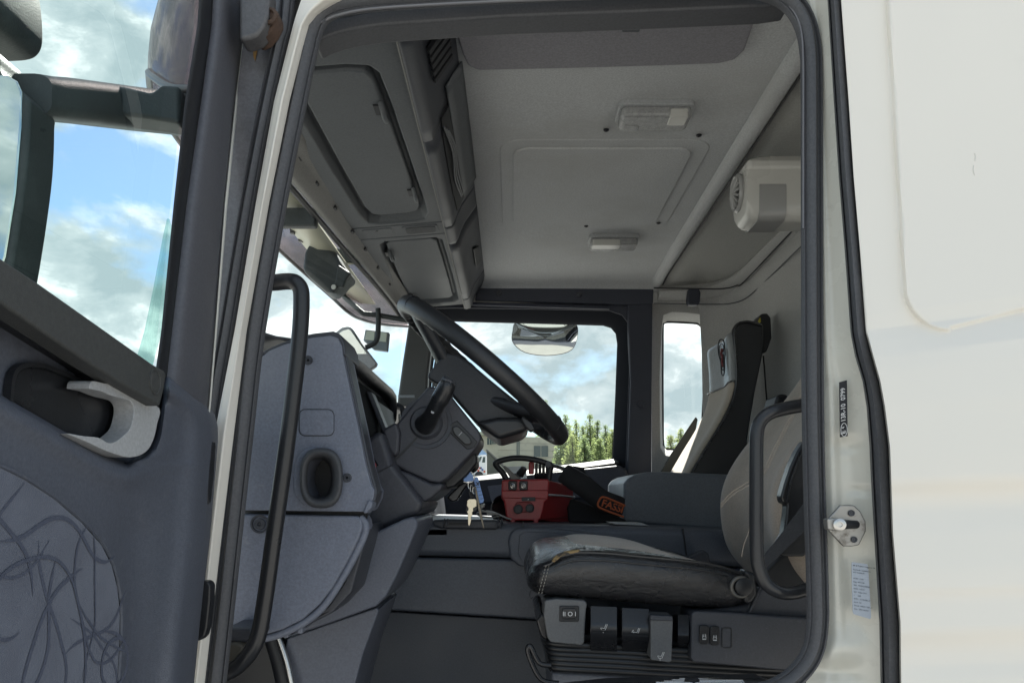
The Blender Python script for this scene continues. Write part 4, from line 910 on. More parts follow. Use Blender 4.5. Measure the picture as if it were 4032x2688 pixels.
lathe('barrel', P(1845, 1822, 1.74), (.5, -.6, -.5), [(0, .016), (.02, .016), (.022, .012), (.022, .0001)], chrome, ig, 18)

# ------------------------------------------------------------------ steering wheel
swl = group_part('steering_wheel', truck, 'black leather steering wheel tilted towards the driver')
wc = P(1905, 1465, 1.75); e1 = Vector((.767, 0, -.641)); e2 = Vector((0, 1, 0)); wn_ = Vector((.641, 0, .767)); RW = .2285
wheel_leather = mat('wheel_leather', (.022, .023, .026), .40, bump=.3, bscale=450, var=.1)
ringp = []; NR = 144
def rim_pt(a): return wc + e1 * (RW * math.cos(a)) + e2 * (RW * math.sin(a))
vs_, fs_ = [], []
for i in range(NR):
    a = 2 * math.pi * i / NR
    rad = (e1 * math.cos(a) + e2 * math.sin(a)); c = rim_pt(a)
    ad = math.degrees(a)
    for k in range(16):
        b = 2 * math.pi * k / 16; rr = .0165
        inner = max(0.0, -math.cos(b))
        if 105 < ad < 255 or 20 < ad < 60 or 300 < ad < 345: rr += .0055 * inner * (.5 + .5 * math.sin(ad * .9))
        under = max(0.0, -math.sin(b)); rr *= 1 + .10 * under
        vs_.append(c + rad * (rr * math.cos(b)) + wn_ * (rr * 1.12 * math.sin(b)))
for i in range(NR):
    j = (i + 1) % NR
    for k in range(16): fs_.append([i * 16 + k, i * 16 + (k + 1) % 16, j * 16 + (k + 1) % 16, j * 16 + k])
obj('rim', recalc(mesh(vs_, fs_)), wheel_leather, swl, angle=80)
for ad in (215, 330, 40, 140):
    a = R(ad); t = (-e1 * math.sin(a) + e2 * math.cos(a)); c = rim_pt(a); rad = (e1 * math.cos(a) + e2 * math.sin(a))
    tube('rim_seam', [c + (rad * math.cos(b) + wn_ * (1.12 * math.sin(b))) * .0172 for b in [2 * math.pi * q / 16 for q in range(16)]], .0009, rubber_black, swl, 6, 1, True)
hub = [(1760, 1388), (1726, 1420), (1684, 1472), (1686, 1490), (1766, 1536), (1868, 1654), (1930, 1708), (1962, 1724), (2010, 1718), (2070, 1694), (2086, 1660), (2060, 1620), (1960, 1520), (1860, 1440), (1800, 1396)]
hub_m = mat('hub_plastic', (.030, .032, .038), .42, bump=.25, bscale=700, var=.15)
plate('hub', hub, 1.665, .13, hub_m, swl, .030, 5)
plate('hub_lower', [(1870, 1660), (1930, 1706), (1962, 1730), (2072, 1698), (2094, 1660), (2040, 1640), (1960, 1640)], 1.63, .25, plastic_black, swl, .014)
def spoke(a0, w0, w1, p0):
    a = R(a0); c = rim_pt(a); t = (-e1 * math.sin(a) + e2 * math.cos(a)); rows = []
    for s, wd, off in ((0, w0, -.045), (.35, w0 * .9, -.035), (.7, w1, -.016), (1.0, w1, -.002)):
        q = p0.lerp(c, s) + wn_ * off * (1 - s * .5)
        rows.append([q + t * wd + wn_ * .009, q + t * wd * .6 + wn_ * .014, q - t * wd * .6 + wn_ * .014, q - t * wd + wn_ * .009, q - t * wd - wn_ * .009, q - t * wd * .6 - wn_ * .014, q + t * wd * .6 - wn_ * .014, q + t * wd - wn_ * .009])
    obj('spoke', loft_me(rows, True, True), hub_m, swl, sub=1)
for a0 in (212, 148, 325, 35): spoke(a0, .045, .026, wc - wn_ * .03)
plate('wheel_buttons', [(2060, 1636), (2096, 1662), (2110, 1690), (2090, 1700), (2066, 1678), (2050, 1650)], 1.60, .03, plastic_black, swl, .006)
# ------------------------------------------------------------------ driver door, opened square to the cab (plane X = const)
DX = -.42
dr = group_part('driver_door', truck, 'opened driver door with grey inner panel at the left')
trim_l = [(845, -120), (833, 100), (792, 400), (735, 800), (678, 1300), (648, 1560), (640, 1640)]
trim_r = [(985, -120), (962, 100), (926, 400), (884, 800), (846, 1300), (822, 1600), (815, 1660)]
def door_strip(name, left, right, m, X, bulge=0.0, n=10, edge=0.0, y0=-120, y1=1660, step=30):
    rows = []; py = y0
    while py <= y1:
        a, b = lerp([(q, p) for p, q in left], py), lerp([(q, p) for p, q in right], py); row = []
        for k in range(n):
            u = k / (n - 1.0); x = X + bulge * (1 - abs(2 * u - 1) ** 2.5)
            row.append(PX(a + (b - a) * u, py, x))
        rows.append(row); py += step
    return obj(name, loft_me(rows), m, dr, angle=80)
pillar_trim = mat('door_pillar_trim', (0.088, 0.090, 0.104), 0.5, bump=0.2, bscale=800, var=0.06)
door_strip('pillar_trim', trim_l, trim_r, pillar_trim, DX, .012)
seal_l = [(790, -120), (777, 100), (728, 400), (684, 800), (635, 1300), (598, 1560), (590, 1640)]
door_strip('window_seal', seal_l, trim_l, rubber_black, DX - .004, .003)
flange_r = [(996, -120), (972, 100), (938, 400), (896, 800), (855, 1300), (830, 1600), (822, 1660)]
door_strip('door_flange', trim_r, flange_r, mat('flange_paint', (.78, .78, .72), .35), DX + .004, .002, 5)
# outer skin of the door with the window opening
prism('outer_skin', [PX(x, y, DX - .07) for x, y in ((850, 1680), (790, 2900), (-900, 2900), (-900, 900), (-400, 900), (0, 1150), (560, 1560))], (-.01, 0, 0), paint, dr, 0)
obj('window_pane', mesh([PX(x, y, DX - .03) for x, y in ((770, -150), (765, 100), (716, 400), (672, 800), (622, 1300), (585, 1560), (-900, 1000), (-900, -600))], [list(range(8))]), tint_glass, dr)
# teal edge: the raised rain channel of the glass, outside
teal = glass('teal_deflector', (0.80, 0.95, 0.92), 0.6, extra=((.50, .70, .64), .12))
prism('wind_deflector', [PX(x, y, DX - .045) for x, y in ((668, 860), (652, 930), (615, 1130), (580, 1300), (548, 1410), (600, 1450), (640, 1300), (680, 900))], (-.004, 0, 0), teal, dr, .001)
# inner panels
up_pts = [(-900, 560), (-400, 880), (0, 1150), (350, 1400), (640, 1580), (620, 1700), (520, 1830), (400, 1800), (250, 1720), (0, 1585), (-400, 1370), (-900, 1150)]
doorplate('upper_panel', up_pts, DX - .012, -.02, plastic_door, dr, .004)
E_r = [(1466, 655), (1545, 760), (1598, 822), (1632, 846), (1680, 858), (1740, 858), (1900, 845), (2110, 828), (2420, 790), (2688, 764), (2900, 745)]
E_cut = [(1466, 654), (1560, 638), (1650, 622), (1725, 608), (1772, 588), (1806, 552), (1818, 505), (1822, 490), (2900, 490)]
E_ledge = [(-900, 1120), (-400, 1335), (0, 1552), (150, 1638), (260, 1702), (340, 1752), (420, 1795), (470, 1814), (500, 1820)]
def door_x(px, py):
    v = .012; d_r = lerp(E_r, py) - px
    v += .009 * math.exp(-((d_r - 78) / 42.0) ** 2)
    if d_r < 30: v -= .024 * (1 - max(0, d_r) / 30.0) ** 2
    if px < 500: dl = py - lerp(E_ledge, px)
    elif py > 1818: dl = py - 1820 + (px - 500) * .35
    else: dl = px - lerp(E_cut, py)
    if dl < 26: v -= .020 * (1 - max(0, dl) / 26.0) ** 2
    v += .006 * math.exp(-((dl - 60) / 40.0) ** 2) * max(.3, min(1, (640 - px) / 120.0))
    v -= .010 * math.exp(-((px - 520) / 90.0) ** 2) * max(0, min(1, (py - 1900) / 200.0))
    top = px - 655
    return DX + v
rows = []
for py in [1466 + 12 * i for i in range(121)]:
    a, b = lerp(E_cut, py), lerp(E_r, py); us = [0, .01, .03, .06, .1, .16, .24, .34, .44, .54, .62, .70, .77, .83, .88, .92, .95, .975, .99, 1]
    rows.append([PX(a + (b - a) * u, py, door_x(a + (b - a) * u, py)) for u in us])
mp_a = loft_me(rows)
rows = []
for px in [-900, -700, -500, -350, -250, -180, -120, -60, -30, 0, 30, 60, 100, 140, 180, 220, 260, 300, 340, 380, 410, 440, 465, 490]:
    t0 = lerp(E_ledge, px); us = [0, 3, 7, 12, 18, 26, 36, 48, 62, 80, 105, 140, 180, 230, 290, 360, 450, 560, 700, 860, 1000]
    rows.append([PX(px, min(2900, t0 + u), door_x(px, min(2900, t0 + u))) for u in us] + [PX(px, 2900, door_x(px, 2900))])
mp_b = loft_me(rows)
bmj = bmesh.new(); bmj.from_mesh(mp_a); bmj.from_mesh(mp_b); bmesh.ops.remove_doubles(bmj, verts=bmj.verts[:], dist=.0004); mp = bpy.data.meshes.new('m'); bmj.to_mesh(mp); bmj.free()
obj('main_panel', mp, plastic_door, dr, 'blue grey moulded lower door panel', angle=80)
doorplate('panel_core', [(660, 1500), (760, 1575), (820, 1640), (835, 1750), (800, 2110), (740, 2900), (-900, 2900), (-900, 1200), (-400, 1400), (0, 1600), (260, 1740), (490, 1850), (600, 1800)], DX - .016, -.03, plastic_door, dr, .004)
bar_pts = [(-900, 400), (-400, 750), (0, 1012), (153, 1113), (400, 1288), (602, 1432), (648, 1458), (655, 1475), (648, 1530), (630, 1600), (500, 1524), (357, 1434), (153, 1296), (0, 1190), (-400, 930), (-900, 600)]
doorplate('pull_bar', bar_pts, DX + .034, -.022, bar_grey, dr, .006, 4)
doorplate('bar_shade', [(0, 1190), (357, 1430), (620, 1596), (560, 1580), (480, 1530), (370, 1500), (355, 1470), (0, 1240), (-400, 960), (-400, 930)], DX + .004, -.018, plastic_black, dr, .003)  # black plate standing in for the shade under the bar
lathe('bar_end_cap', PX(610, 1502, DX + .034), (1, 0, 0), [(0, .014), (.0012, .0138), (.0012, .0118), (.0004, .0112), (.0010, .0105), (.0010, .0001)], bar_grey, dr, 24)
# latch recess with pale pull
doorplate('latch_recess', [(45, 1500), (60, 1460), (95, 1440), (160, 1442), (260, 1475), (360, 1520), (500, 1560), (520, 1640), (490, 1730), (440, 1760), (380, 1735), (260, 1710), (150, 1645), (40, 1570)], DX - .008, -.01, plastic_gloss, dr, .004)
sweep('recess_edge', [PX(x, y, DX - .006) for x, y in ((38, 1580), (45, 1500), (62, 1458), (98, 1438), (165, 1440), (260, 1475), (355, 1520))], [(-.002, -.004), (-.002, .002), (.002, .002), (.002, -.004)], plastic_black, dr, up=(1, 0, 0), res=4)
c_out = [(352, 1530), (362, 1500), (410, 1508), (474, 1519), (550, 1560), (628, 1606), (620, 1665), (607, 1723), (585, 1768), (551, 1792), (520, 1799), (490, 1797), (423, 1776), (340, 1738), (260, 1706)]
c_in = [(275, 1706), (330, 1716), (388, 1722), (425, 1742), (455, 1738), (490, 1712), (512, 1688), (525, 1645), (528, 1606), (515, 1580), (490, 1570), (449, 1560), (400, 1540)]
c_all = crom([Vector((a, b, 0)) for a, b in c_out], 3) + crom([Vector((a, b, 0)) for a, b in c_in], 3)
doorplate('latch_pull', [(v.x, v.y) for v in c_all], DX + .020, -.022, handle_grey, dr, .005, 4)
# fabric insert with drawn squiggles
fab = bpy.data.materials.new('squiggle_fabric'); fab.use_nodes = True
n_, l_ = fab.node_tree.nodes, fab.node_tree.links; b_ = n_['Principled BSDF']; tc_ = n_.new('ShaderNodeTexCoord')
def contour(scale, level, width, dist, off):
    mp = n_.new('ShaderNodeMapping'); mp.inputs['Location'].default_value = off; l_.new(tc_.outputs['Object'], mp.inputs[0])
    a = n_.new('ShaderNodeTexNoise'); a.inputs['Scale'].default_value = scale; a.inputs['Detail'].default_value = 1.2; a.inputs['Distortion'].default_value = dist; l_.new(mp.outputs[0], a.inputs['Vector'])
    s = n_.new('ShaderNodeMath'); s.operation = 'SUBTRACT'; s.inputs[1].default_value = level; l_.new(a.outputs['Fac'], s.inputs[0])
    q = n_.new('ShaderNodeMath'); q.operation = 'ABSOLUTE'; l_.new(s.outputs[0], q.inputs[0])
    r = n_.new('ShaderNodeMapRange'); r.inputs[1].default_value = width * .3; r.inputs[2].default_value = width; r.inputs[3].default_value = 1; r.inputs[4].default_value = 0; l_.new(q.outputs[0], r.inputs[0])
    return r.outputs[0]
ca, cb = contour(5, .50, .0, 1.8, (0, 0, 0)), contour(5, .52, .0, 1.2, (3, 1, 7))
mxm = n_.new('ShaderNodeMath'); mxm.operation = 'MAXIMUM'; l_.new(ca, mxm.inputs[0]); l_.new(cb, mxm.inputs[1])
base = n_.new('ShaderNodeTexNoise'); base.inputs['Scale'].default_value = 26; base.inputs['Detail'].default_value = 6; l_.new(tc_.outputs['Object'], base.inputs['Vector'])
bm1 = n_.new('ShaderNodeMix'); bm1.data_type = 'RGBA'; bm1.inputs[6].default_value = (.050, .058, .088, 1); bm1.inputs[7].default_value = (.125, .142, .186, 1); l_.new(base.outputs['Fac'], bm1.inputs[0])
bm2 = n_.new('ShaderNodeMix'); bm2.data_type = 'RGBA'; bm2.inputs[7].default_value = (.028, .032, .052, 1); l_.new(bm1.outputs[2], bm2.inputs[6])
sc_ = n_.new('ShaderNodeMath'); sc_.operation = 'MULTIPLY'; sc_.inputs[1].default_value = .8; l_.new(mxm.outputs[0], sc_.inputs[0]); l_.new(sc_.outputs[0], bm2.inputs[0])
l_.new(bm2.outputs[2], b_.inputs['Base Color']); b_.inputs['Roughness'].default_value = .95; b_.inputs['Sheen Weight'].default_value = .25
fb = n_.new('ShaderNodeTexNoise'); fb.inputs['Scale'].default_value = 900; l_.new(tc_.outputs['Object'], fb.inputs['Vector'])
bp_ = n_.new('ShaderNodeBump'); bp_.inputs['Strength'].default_value = .5; bp_.inputs['Distance'].default_value = .002; l_.new(fb.outputs['Fac'], bp_.inputs['Height']); l_.new(bp_.outputs[0], b_.inputs['Normal'])
ins_pts = [(-900, 1440), (-400, 1660), (0, 1832), (100, 1882), (220, 1960), (330, 2055), (405, 2140), (445, 2220), (468, 2310), (478, 2420), (474, 2560), (466, 2688), (455, 2900), (-900, 2900)]
doorplate('fabric_insert', ins_pts, DX + .0155, -.01, fab, dr, .004, 3, 'blue grey fabric door insert with dark squiggles')
tube('insert_piping', [PX(x, y, DX + .0135) for x, y in ins_pts[1:-1]], .0022, plastic_door, dr, 6, 5)
# printed squiggles: flat dark lines wandering over the fabric
sq_m = mat('squiggle_print', (.066, .076, .110), .95, bump=.4, bscale=900)
rq = random.Random(11); v_, f_ = [], []
def inside_insert(y, z):
    px = CX + DX * F / y; py = HY - (z - CZ) * F / y
    return py < 2760 and px > -200 and px < lerp([(1832, -220), (1850, -40), (1900, 60), (1975, 180), (2065, 290), (2150, 370), (2220, 420), (2310, 445), (2420, 456), (2560, 452), (2760, 440)], py)
for k in range(30):
    y = rq.uniform(.60, .83); z = CZ - rq.uniform(.0, .20); a = rq.uniform(0, 6.28); turn = rq.uniform(-9, 9); path = []
    for s in range(70):
        if inside_insert(y, z): path.append((y, z))
        elif len(path) > 26: break
        else: path = []
        a += turn * .0045; turn += rq.uniform(-11, 11) - turn * .03; turn = max(-44, min(44, turn)); y += math.cos(a) * .0045; z += math.sin(a) * .0045
    if len(path) < 26: continue
    w0 = rq.uniform(.0008, .0022); base_i = len(v_)
    for i, (y, z) in enumerate(path):
        y2, z2 = path[min(i + 1, len(path) - 1)]; y1, z1 = path[max(i - 1, 0)]; d = Vector((y2 - y1, z2 - z1)).normalized(); w = w0 * min(1, i / 5.0, (len(path) - 1 - i) / 5.0) + .0002
        v_ += [Vector((DX + .0158 + .00022 * k / 10 + .000003 * i, y - d.y * w, z + d.x * w)), Vector((DX + .0158 + .00022 * k / 10 + .000003 * i, y + d.y * w, z - d.x * w))]
        if i: f_.append([base_i + 2 * i - 2, base_i + 2 * i - 1, base_i + 2 * i + 1, base_i + 2 * i])
sq = obj('squiggle_print', mesh(v_, f_), sq_m, dr); sq['kind'] = 'stuff'
# recessed slot and check-strap catch on the hinge edge
doorplate('edge_slot', [(836, 1738), (848, 1740), (850, 1760), (842, 1880), (832, 1975), (822, 1985), (818, 1950), (824, 1820)], DX + .0128, -.004, plastic_black, dr, .001)
plate('edge_catch', [(800, 2286), (818, 2288), (828, 2305), (826, 2360), (814, 2470), (804, 2505), (786, 2522), (770, 2522), (775, 2290)], 1.07, .02, plastic_black, dr, .004)

# ------------------------------------------------------------------ outside mirrors on their arm
om = group_part('door_mirror', truck, 'large dusty outside mirror on a horizontal arm at the left')
rows = []
def arm_sec(px, ytop, ybot, Y):
    zt, zb_, x = P(px, ytop, Y).z, P(px, ybot, Y).z, P(px, ytop, Y).x
    zc, hh = (zt + zb_) / 2, (zt - zb_) / 2
    return [Vector((x + a * .035, Y + 0 * a, zc + b * hh)) for a, b in rrect(-1, -1, 1, 1, .6, 5)]
rows = [arm_sec(px, t, b, Y) for px, t, b, Y in ((90, 290, 460, .93), (150, 300, 470, .95), (220, 305, 478, .98), (320, 318, 488, 1.02), (440, 334, 502, 1.07), (560, 350, 516, 1.12), (700, 368, 530, 1.18), (800, 380, 545, 1.22))]
obj('arm', loft_me(rows, True, True), mirror_case, om, angle=60)
plate('arm_cover', [(445, 500), (452, 470), (488, 394), (560, 406), (650, 428), (672, 414), (690, 396), (760, 402), (760, 545), (640, 525), (560, 516)], 1.09, -.045, mirror_case, om, .006)
hp_ = [(-380, 250), (-60, 248), (20, 252), (70, 275), (105, 315), (120, 380), (215, 470), (222, 520), (215, 700), (190, 900), (165, 1060), (140, 1200), (-380, 1250)]
hp2 = [(v.x, v.y) for v in crom([Vector((a, b, 0)) for a, b in hp_[1:-1]], 4)]
plate('housing', [hp_[0]] + hp2 + [hp_[-1]], .955, -.055, mirror_case, om, .020, 5)
plate('housing_back', [(120, 345), (214, 468), (222, 520), (216, 700), (192, 900), (168, 1060), (150, 1150), (100, 1150), (110, 700)], 1.01, -.07, mirror_case, om, .016)
gl = [(-360, 292), (-40, 290), (30, 296), (66, 318), (84, 360), (82, 500), (60, 760), (20, 1010), (-10, 1100), (-360, 1150)]
plate('mirror_glass', gl, .8975, .006, mirror_m, om, .002)
wm = group_part('wide_angle_mirror', truck, 'upper rounded wide angle mirror above the main mirror')
hw = [(-380, -160), (120, -160), (150, -60), (168, 40), (175, 130), (172, 190), (150, 228), (110, 245), (40, 250), (-380, 240)]
hw2 = [(v.x, v.y) for v in crom([Vector((a, b, 0)) for a, b in hw[1:-1]], 4)]
plate('housing', [hw[0]] + hw2 + [hw[-1]], 1.0, -.10, mirror_case, wm, .030, 6)
# ------------------------------------------------------------------ tunnel, floor steps, passenger box
tn = group_part('engine_tunnel', truck, 'dark engine tunnel cover between the seats')
side_d = mat('tunnel_dark_plastic', (.098, .111, .138), .40, bump=.25, bscale=800, var=.14, specks=((.25, .25, .26), .4))
tp = [(1500, 2090), (1620, 2046), (1760, 2050), (1990, 2058), (2100, 2060), (2500, 2072), (2840, 2086), (3300, 2100), (3300, 2260), (2840, 2230), (1998, 2197), (1560, 2187)]
plate('upper_side', tp, 2.10, .70, side_d, tn, .022, 5)
plate('middle_side', [(1450, 2191), (1998, 2200), (2840, 2234), (3300, 2264), (3300, 2490), (2140, 2440), (1440, 2396)], 2.115, .6, side_d, tn, .008, 3)
plate('lower_side', [(1400, 2398), (2140, 2443), (3300, 2494), (3300, 3000), (1300, 3000)], 2.15, .5, mat('floor_mat_rubber', (.064, .073, .090), .5, bump=.25, bscale=500), tn, .004)
plate('storage_lid', [(2000, 2130), (2008, 2098), (2030, 2080), (2080, 2074), (2240, 2082), (2340, 2100), (2400, 2140), (2410, 2240), (2090, 2240), (2040, 2225), (2008, 2195)], 2.083, .04, side_d, tn, .008, 4)
plate('lid_inner', [(2040, 2180), (2046, 2105), (2070, 2092), (2250, 2098), (2330, 2120), (2350, 2230), (2090, 2230), (2060, 2215)], 2.079, .01, side_d, tn, .002)
plate('front_tray', [(1700, 2046), (1770, 2042), (1960, 2046), (1985, 2052), (1975, 2072), (1950, 2084), (1740, 2082), (1705, 2070)], 2.075, .05, plastic_dark, tn, .008)
for x in (1745, 1758, 1958, 1972):
    tube('tray_rib', [P(x + 6, 2043, 2.08), P(x, 2058, 2.070), P(x - 4, 2078, 2.072)], .0028, plastic_dark, tn, 6, 3)
plate('tray_slot', [(1768, 2056), (1855, 2056), (1855, 2066), (1764, 2066)], 2.072, .01, pocket, tn, .001)
plate('panel_joint', [(2058, 2052), (2062, 2052), (2062, 2080), (2058, 2080)], 2.097, .01, pocket, tn, 0)
plate('panel_joint', [(2686, 2080), (2692, 2080), (2706, 2185), (2700, 2185)], 2.097, .01, pocket, tn, 0)
plate('belt_buckle', [(2715, 2190), (2770, 2164), (2790, 2178), (2800, 2220), (2720, 2220)], 2.02, .03, plastic_dark, tn, .004)
plate('cup_pad', [(2400, 2056), (2530, 2058), (2560, 2070), (2420, 2064)], 2.14, .1, handle_grey, tn, .002)
pb = group_part('centre_box', truck, 'grey centre storage box behind the red remote')
bpts = [(2456, 1905), (2466, 1886), (2500, 1868), (2552, 1857), (2600, 1856), (2900, 1868), (3100, 1876), (3100, 2110), (2452, 2056)]
plate('body', bpts, 2.36, .40, mat('centre_box_plastic', (.13, .145, .165), .42, bump=.2, bscale=800), pb, .012, 4)

# ------------------------------------------------------------------ driver seat
def leather_mat(name, rgb, rough, wr=1.0):
    m = bpy.data.materials.new(name); m.use_nodes = True
    n, l = m.node_tree.nodes, m.node_tree.links; b = n['Principled BSDF']; tc = n.new('ShaderNodeTexCoord')
    b.inputs['Base Color'].default_value = (*rgb, 1); b.inputs['Coat Weight'].default_value = .45; b.inputs['Coat Roughness'].default_value = .22
    no = n.new('ShaderNodeTexNoise'); no.inputs['Scale'].default_value = 18; no.inputs['Detail'].default_value = 5; l.new(tc.outputs['Object'], no.inputs['Vector'])
    mr = n.new('ShaderNodeMapRange'); mr.inputs[3].default_value = rough - .12; mr.inputs[4].default_value = rough + .14; l.new(no.outputs['Fac'], mr.inputs[0]); l.new(mr.outputs[0], b.inputs['Roughness'])
    vo = n.new('ShaderNodeTexVoronoi'); vo.feature = 'DISTANCE_TO_EDGE'; vo.inputs['Scale'].default_value = 420; l.new(tc.outputs['Object'], vo.inputs['Vector'])
    b1 = n.new('ShaderNodeBump'); b1.inputs['Strength'].default_value = .25; b1.inputs['Distance'].default_value = .001; l.new(vo.outputs['Distance'], b1.inputs['Height'])
    mp = n.new('ShaderNodeMapping'); mp.inputs['Scale'].default_value = (1.6, 1, 3.2); mp.inputs['Rotation'].default_value = (0, .35, 0); l.new(tc.outputs['Object'], mp.inputs[0])
    wv = n.new('ShaderNodeTexNoise'); wv.inputs['Scale'].default_value = 16; wv.inputs['Detail'].default_value = 7; wv.inputs['Roughness'].default_value = .62; wv.inputs['Distortion'].default_value = 1.6; l.new(mp.outputs[0], wv.inputs['Vector'])
    b2 = n.new('ShaderNodeBump'); b2.inputs['Strength'].default_value = .45 * wr; b2.inputs['Distance'].default_value = .012; l.new(wv.outputs['Fac'], b2.inputs['Height']); l.new(b1.outputs[0], b2.inputs['Normal'])
    l.new(b2.outputs[0], b.inputs['Normal'])
    return m
leather = leather_mat('worn_black_leather', (.017, .017, .019), .27)
leather_smooth = leather_mat('black_leather', (.014, .015, .018), .38, .25)
suede = mat('tan_seat_fabric', (.47, .39, .315), .95, bump=.35, bscale=1300, var=.12, vscale=12, sheen=.4, dirt=(.33, .275, .225), dscale=7, dpos=(.45, .8), bump2=.22, b2scale=7)
ds_ = group_part('driver_seat', truck, 'worn black leather and tan fabric driver seat')
T_top = [(2075, 2270), (2080, 2230), (2088, 2200), (2102, 2155), (2120, 2136), (2153, 2121), (2245, 2115), (2380, 2119), (2510, 2130), (2612, 2148), (2714, 2189), (2820, 2218), (2944, 2248), (2985, 2280)]
T_seam = [(2075, 2285), (2080, 2262), (2088, 2250), (2105, 2235), (2130, 2225), (2168, 2212), (2194, 2190), (2240, 2176), (2286, 2169), (2400, 2173), (2510, 2184), (2640, 2196), (2765, 2210), (2860, 2232), (2944, 2265), (2985, 2300)]
T_bot = [(2075, 2300), (2080, 2318), (2100, 2334), (2122, 2342), (2300, 2358), (2510, 2378), (2700, 2392), (2867, 2398), (2930, 2385), (2964, 2350), (2985, 2320)]
def seat_z(px, Y, lift=0.0):
    seam = (HY - lerp(T_seam, px)) * 1.5 / F; crest = (HY - lerp(T_top, px)) * 1.74 / F
    u = (Y - 1.75) / .25
    return seam + (crest - seam) * (1 - abs(u) ** 2.4) + lift
rows = []
stations = [2076, 2079, 2084, 2090, 2100, 2115, 2135, 2160, 2200, 2250, 2310, 2380, 2450, 2520, 2600, 2680, 2760, 2830, 2890, 2940, 2965, 2982]
for px in stations:
    x = (px - CX) * 1.5 / F; zb_ = (HY - lerp(T_bot, px)) * 1.5 / F; zs = seat_z(px, 1.50)
    fr = max(0.0, 1 - (px - 2076) / 60.0); nar = .05 * fr ** 2
    ring_ = []
    for (Y, z) in ((1.54, zb_ - .004), (1.512, zb_), (1.497, zb_ + .25 * (zs - zb_)), (1.490, zb_ + .55 * (zs - zb_)), (1.492, zb_ + .82 * (zs - zb_)), (1.500, zs - .004), (1.506, zs + .003), (1.53, seat_z(px, 1.53)), (1.58, seat_z(px, 1.58)), (1.66, seat_z(px, 1.66)), (1.75, seat_z(px, 1.75)), (1.84, seat_z(px, 1.84)), (1.92, seat_z(px, 1.92)), (1.97, seat_z(px, 1.97)), (1.995, zs), (2.005, (zs + zb_) / 2), (1.99, zb_), (1.95, zb_ - .004)):
        Yn = 1.75 + (Y - 1.75) * (1 - nar / .25)
        ring_.append(W(x, Yn, z))
    rows.append(ring_)
obj('cushion', loft_me(rows, True, True), leather, ds_, 'black leather cushion with cracked wrinkled side', sub=2)
rows = []
for px in [2262, 2270, 2290, 2330, 2400, 2480, 2560, 2640, 2720, 2800, 2880, 2940]:
    x = (px - CX) * 1.5 / F; n0 = lerp([(2262, .10), (2270, .135), (2285, .155), (2320, .175), (2400, .19), (2940, .20)], px)
    rows.append([W(x, 1.75 + n0 * u, seat_z(px, 1.75 + n0 * u, (.009 * (1 - abs(u) ** 6)) * min(1, (px - 2262) / 45.0) - .002)) for u in (-1, -.93, -.8, -.55, -.25, 0, .25, .55, .8, .93, 1)])
obj('cushion_centre', loft_me(rows), suede, ds_, 'tan fabric cushion centre', sub=1)
tube('seam_piping', [W((px - CX) * 1.5 / F, 1.494, seat_z(px, 1.50) - .002) for px in (2140, 2168, 2194, 2240, 2286, 2400, 2510, 2640, 2765, 2860, 2944)], .0024, leather_smooth, ds_, 6, 4)
tube('seam_piping', [W((px - CX) * 1.5 / F, 1.490, seat_z(px, 1.50) - .016) for px in (2180, 2240, 2300, 2400, 2510, 2640, 2765, 2860)], .0012, leather_smooth, ds_, 6, 4)
thread = mat('stitching', (.32, .30, .26), .7)
for k in range(9):
    y0 = 2224 + k * 13; x0 = 2150 - k * 3.4
    for dx in (0, 12): tube('stitch', [P(x0 + dx, y0, 1.487), P(x0 + dx - 2, y0 + 8, 1.4865)], .0007, thread, ds_, 5, 1)
foam = mat('torn_yellow_foam', (.40, .28, .13), .95, bump=.9, bscale=160, var=.35, vscale=60, dirt=(.05, .045, .04), dscale=60, dpos=(.5, .62))
fo = [(2172, 2208), (2180, 2194), (2194, 2180), (2216, 2171), (2248, 2165), (2280, 2162), (2284, 2167), (2262, 2172), (2232, 2178), (2208, 2187), (2194, 2200), (2182, 2210)]
me_ = loft_me([[W((x - CX) * 1.5 / F, 1.4935, (HY - y) * 1.5 / F) for x, y in fo[:6]], [W((x - CX) * 1.5 / F, 1.4885, (HY - y) * 1.5 / F) for x, y in fo[:5:-1]]])
obj('torn_patch', me_, foam, ds_, 'torn leather edge showing yellow foam', solid=.002)
flake = mat('peeled_pale_leather', (.30, .32, .31), .35, bump=.8, bscale=200, var=.3, vscale=80)
random.seed(3)
for k in range(26):
    px = 2262 + k * 17 + random.uniform(-6, 6); Y = 1.515 + random.uniform(-.006, .03) * (1 if px < 2420 else .5); z = seat_z(px, Y) + .0022; x = (px - CX) * 1.5 / F
    w = random.uniform(.004, .010); h = random.uniform(.002, .005)
    pts = [W(x + w * math.cos(a) * random.uniform(.6, 1.2), Y + h * math.sin(a) * random.uniform(.6, 1.3), z + random.uniform(-.0004, .0008)) for a in [2 * math.pi * i / 7 for i in range(7)]]
    obj('peeled_flake', prism_me(pts, (0, 0, -.0015)), flake, ds_)
tube('loose_wire', [P(2094, 2318, 1.50), P(2086, 2335, 1.49), P(2090, 2354, 1.49), P(2100, 2348, 1.50)], .0008, plastic_black, ds_, 5, 4)

